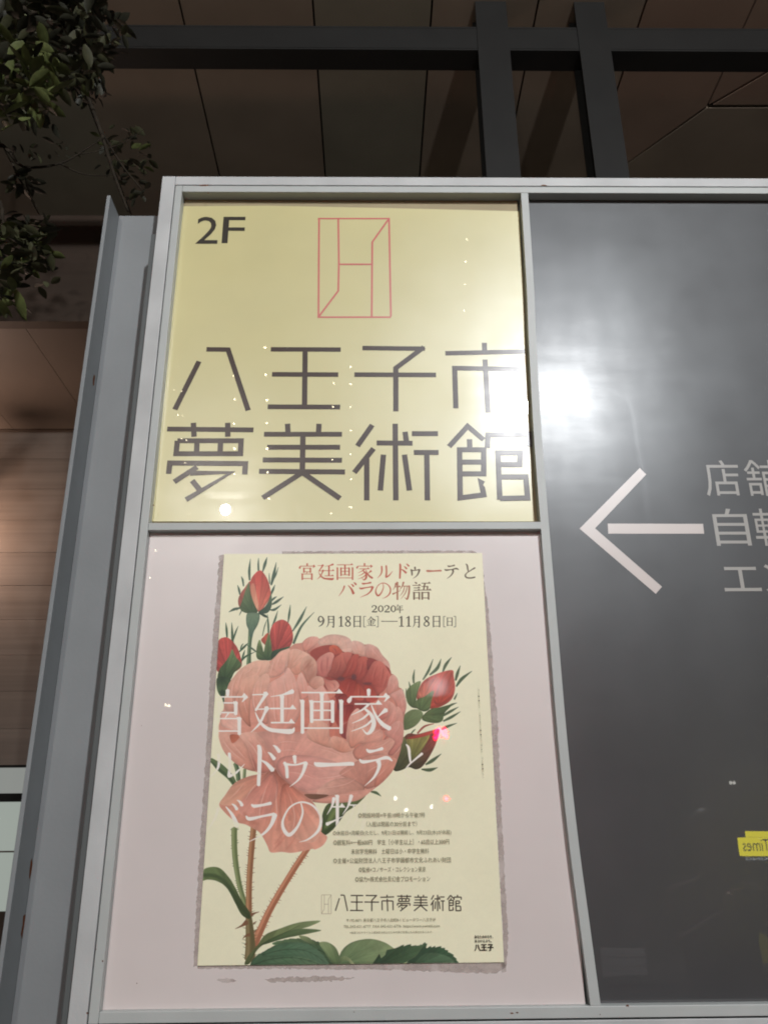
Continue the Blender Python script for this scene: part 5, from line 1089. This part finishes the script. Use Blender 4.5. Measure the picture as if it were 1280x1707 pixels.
for k, p in enumerate(w1):
    wl2 = thing('window_light', ['distant white light, the upper left glint low on the poster', 'distant white light, the lower left glint low on the poster', 'distant white light, the glint beside the lower red dot', 'distant pale light mirrored high on the charcoal panel, left one of the pair', 'distant pale light mirrored high on the charcoal panel, right one of the pair'][k], 'light', p, 'distant small lights across the road')
    bm = bmesh.new(); bmesh.ops.create_icosphere(bm, subdivisions=1, radius=.022); bm_obj('bulb', bm, emission('pale_bulb', (255, 252, 240), 30 if k < 3 else 8), wl2)
    bm = bmesh.new(); tube_bm(bm, [(0, -.03, .04), (0, -.03, -p.z)], .012, 6); bm_obj('stem', bm, m_cord, wl2)
# yellow parking sign, its lettering readable from the street
a = mirrored(1231, 1399, 9.0); b = mirrored(1231+118, 1436, 9.0); Yk = a.y
ps = thing('parking_sign', 'yellow backlit parking sign behind the camera, mirrored at the right edge', 'parking sign', ((a.x+b.x)/2, Yk, 0))
ys = emission('yellow_sign_face', (250, 236, 30), 11.5); ks = material('sign_black', (16, 16, 16), .6, .1)
zt_, zb_ = a.z, b.z; hh = zt_-zb_
box('yellow_face', ys, ps, a.x, b.x, Yk-.05, Yk, zb_+hh*.24, zt_)
box('lower_plate', ks, ps, a.x+.02, b.x, Yk-.049, Yk-.001, zb_, zb_+hh*.235)
box('raised_tab', ys, ps, a.x+.12, b.x, Yk-.05, Yk, zt_+.002, zt_+.07)
for nm, s, m_, x0, x1, z0, z1 in (('lettering', 'Times', ks, a.x+.05, a.x+.36, zb_+hh*.45, zt_-hh*.08), ('lettering', '24h PARKING', emission('white_strip', (210, 220, 220), 7), a.x+.06, b.x-.05, zb_+.015, zb_+hh*.19)):
    me = text_mesh(s); n = len(me.vertices); co = np.empty(n*3); me.vertices.foreach_get('co', co); co = co.reshape(-1, 3); mn, mx = co[:, :2].min(0), co[:, :2].max(0)
    u = (co[:, 0]-mn[0])/(mx[0]-mn[0]); v = (co[:, 1]-mn[1])/(mx[1]-mn[1])
    # read from the +y side: text runs towards -x
    w = np.stack([x1+(x0-x1)*u-ps.location.x, np.full(n, .002), z0+(z1-z0)*v], 1); me.vertices.foreach_set('co', w.ravel()); me.update(); link(nm, me, m_, ps)
bm = bmesh.new(); tube_bm(bm, [(0, -.025, -.1), (0, -.025, zb_)], .03, 8); bm_obj('pole', bm, m_lampm, ps)
# yellow notice board low on the street side
a = mirrored(1215, 1560, 9.0); b = mirrored(1330, 1700, 9.0)
nb = thing('notice_board', 'dim yellow lit board low across the road, a green-yellow sheen at lower right', 'board', ((a.x+b.x)/2, a.y, 0))
box('panel', emission('dim_yellow_board', (200, 190, 40), .9), nb, a.x, b.x, a.y-.05, a.y, .12, a.z)
for x in (a.x+.1, b.x-.1): box('leg', m_cord, nb, x, x+.04, a.y-.04, a.y-.01, -.1, .118)
# closed shutter across the road
m_sh = material('shutter_metal', (222, 216, 214), .5, .4, noise=(4, .1))
a = mirrored(1000, 1585, 9.0); b = mirrored(1088, 1700, 9.0)
shut = thing('roller_shutter', 'grey slatted roller shutter across the road, faint stripes low on the charcoal panel', 'shutter', ((a.x+b.x)/2, a.y, 0))
z = -.0; k = 0
while z < a.z:
    box('slat', m_sh, shut, a.x, b.x, a.y-.03, a.y-.004*(k % 2), z+.003, z+.09, .004); z += .095; k += 1
bfar = thing('far_building', 'plain dark building across the road behind the camera', 'building', (0, -13.6, 0))
m_far = material('far_render', (86, 82, 80), .8, .2, noise=(1, .15))
box('wall', m_far, bfar, -16, 16, -14.0, -13.6, -.1, 9)
m_win = material('dark_window_glass', (20, 22, 26), .1, .5)
for i in range(8):
    for j in range(3):
        box('window', m_win, bfar, -14+i*3.6, -12.2+i*3.6, -13.597, -13.56, .9+j*2.8, 2.6+j*2.8)

# ------------------------------------------------------------------ the passer-by taking a picture, faint in the charcoal panel
m_skin = material('skin', (196, 150, 128), .55, .4); m_cloth = material('dusky_pink_jacket', (150, 122, 122), .8, .2, noise=(30, .15)); m_hair = material('black_hair', (26, 22, 22), .5, .4)
m_trous = material('grey_trousers', (92, 92, 98), .8, .2)
hp = mirrored(1190, 1500, 2.1); px_, py_ = hp.x, hp.y
per = thing('person', 'person in a dusky jacket holding up a phone, faintly mirrored at lower right', 'person', (px_, py_, 0))
Hh = 1.56; s = Hh/1.7
J = [(0, 0, .93), (0, .0, 1.12), (0, -.01, 1.34), (0, 0, 1.45), (0, .02, 1.53),
     (-.17, 0, 1.38), (-.21, .16, 1.20), (-.09, .36, 1.33), (.17, 0, 1.38), (.21, .16, 1.20), (.09, .36, 1.33),
     (-.10, 0, .88), (-.11, .02, .48), (-.11, -.02, .08), (-.11, .14, .04), (.10, 0, .88), (.11, .02, .48), (.11, -.02, .08), (.11, .14, .04)]
E_ = [(0, 1), (1, 2), (2, 3), (3, 4), (2, 5), (5, 6), (6, 7), (2, 8), (8, 9), (9, 10), (0, 11), (11, 12), (12, 13), (13, 14), (0, 15), (15, 16), (16, 17), (17, 18)]
RD = [(.15, .11), (.13, .10), (.16, .10), .05, .048, .06, .045, .032, .06, .045, .032, .09, .062, .042, .032, .09, .062, .042, .032]
def make_skin(name, pts, edges, rad, m):
    me = bpy.data.meshes.new(name); me.from_pydata([tuple(c*s for c in p) for p in pts], edges, []); o = bpy.data.objects.new(name, me); COL.objects.link(o)
    o.modifiers.new('s', 'SKIN'); bpy.context.view_layer.objects.active = o
    for i, r in enumerate(rad):
        r = r if hasattr(r, '__len__') else (r, r); me.skin_vertices[0].data[i].radius = (r[0]*s, r[1]*s)
    me.skin_vertices[0].data[0].use_root = True
    o.modifiers.new('d', 'SUBSURF').levels = 2; bpy.context.view_layer.update()
    m2 = bpy.data.meshes.new_from_object(o.evaluated_get(bpy.context.evaluated_depsgraph_get())); bpy.data.objects.remove(o)
    m2.polygons.foreach_set('use_smooth', [True]*len(m2.polygons)); return link(name, m2, m, per)
body = make_skin('body', J, E_, RD, m_cloth)
bm = bmesh.new(); bmesh.ops.create_uvsphere(bm, u_segments=24, v_segments=18, radius=1)
for v in bm.verts:
    x, y, z = v.co; jaw = 1-.28*max(0, -z); v.co = Vector((x*.074*jaw, y*.092*(1-.12*max(0, -z))+.03, z*.115+1.61))*s
    if y > .8 and abs(x) < .35 and -.35 < z < .15: v.co.y += .014*(1-abs(x)/.35)
bm_obj('head', bm, m_skin, per, True)
for sx in (-1, 1):
    bm = bmesh.new(); bmesh.ops.create_icosphere(bm, subdivisions=2, radius=.011*s, matrix=Matrix.Translation(Vector((sx*.030, .112, 1.63))*s)); bm_obj('eye', bm, m_hair, per, True)
    bm = bmesh.new(); bmesh.ops.create_icosphere(bm, subdivisions=2, radius=.022*s, matrix=Matrix.Translation(Vector((sx*.074, .02, 1.60))*s) @ Matrix.Diagonal((.5, .8, 1.3, 1))); bm_obj('ear', bm, m_skin, per, True)
bm = bmesh.new(); bmesh.ops.create_icosphere(bm, subdivisions=2, radius=.02*s, matrix=Matrix.Translation(Vector((0, .108, 1.555))*s) @ Matrix.Diagonal((1.1, .3, .3, 1))); bm_obj('mouth', bm, material('lips', (150, 84, 80), .5), per, True)
bm = bmesh.new(); bmesh.ops.create_uvsphere(bm, u_segments=24, v_segments=16, radius=1)
for v in bm.verts:
    x, y, z = v.co; v.co = Vector((x*.086, y*.10+.012, z*.115+1.635))*s
    if y > .45 and z < .45: v.co.y -= .07*s
bm_obj('hair', bm, m_hair, per, True)
for sx in (-1, 1):
    w_ = Vector((sx*.085, .37, 1.335)); bm = bmesh.new()
    tube_bm(bm, [w_*s, (w_+Vector((-sx*.004, .03, .03)))*s, (w_+Vector((-sx*.010, .045, .075)))*s], [.024*s, .034*s, .028*s], 10)
    for k in range(4):
        b0 = w_+Vector((-sx*.004, .05, .03+.018*k)); ln = (.9, 1.05, 1.0, .8)[3-k]
        tube_bm(bm, [b0*s, (b0+Vector((-sx*.008, .028*ln, .004)))*s, (b0+Vector((-sx*.032*ln, .034, .006)))*s], [.009*s, .0085*s, .007*s], 7)
    tube_bm(bm, [(w_+Vector((-sx*.006, .02, .04)))*s, (w_+Vector((-sx*.03, .018, .075)))*s, (w_+Vector((-sx*.045, .022, .085)))*s], [.012*s, .010*s, .008*s], 7)
    bm_obj('hand', bm, m_skin, per, True)
ph = thing('phone', 'black phone held up by the person mirrored at lower right', 'phone', (px_, py_+.41*s, 1.38*s))
bm = bmesh.new(); add_box(bm, -.075*s, .075*s, -.004, .004, -.037, .037, .003); bm_obj('case', bm, m_cord, ph)
bm = bmesh.new(); add_box(bm, -.070*s, .070*s, -.0052, -.0042, -.033, .033, 0); bm_obj('screen', bm, emission('phone_screen', (190, 200, 210), .8), ph)
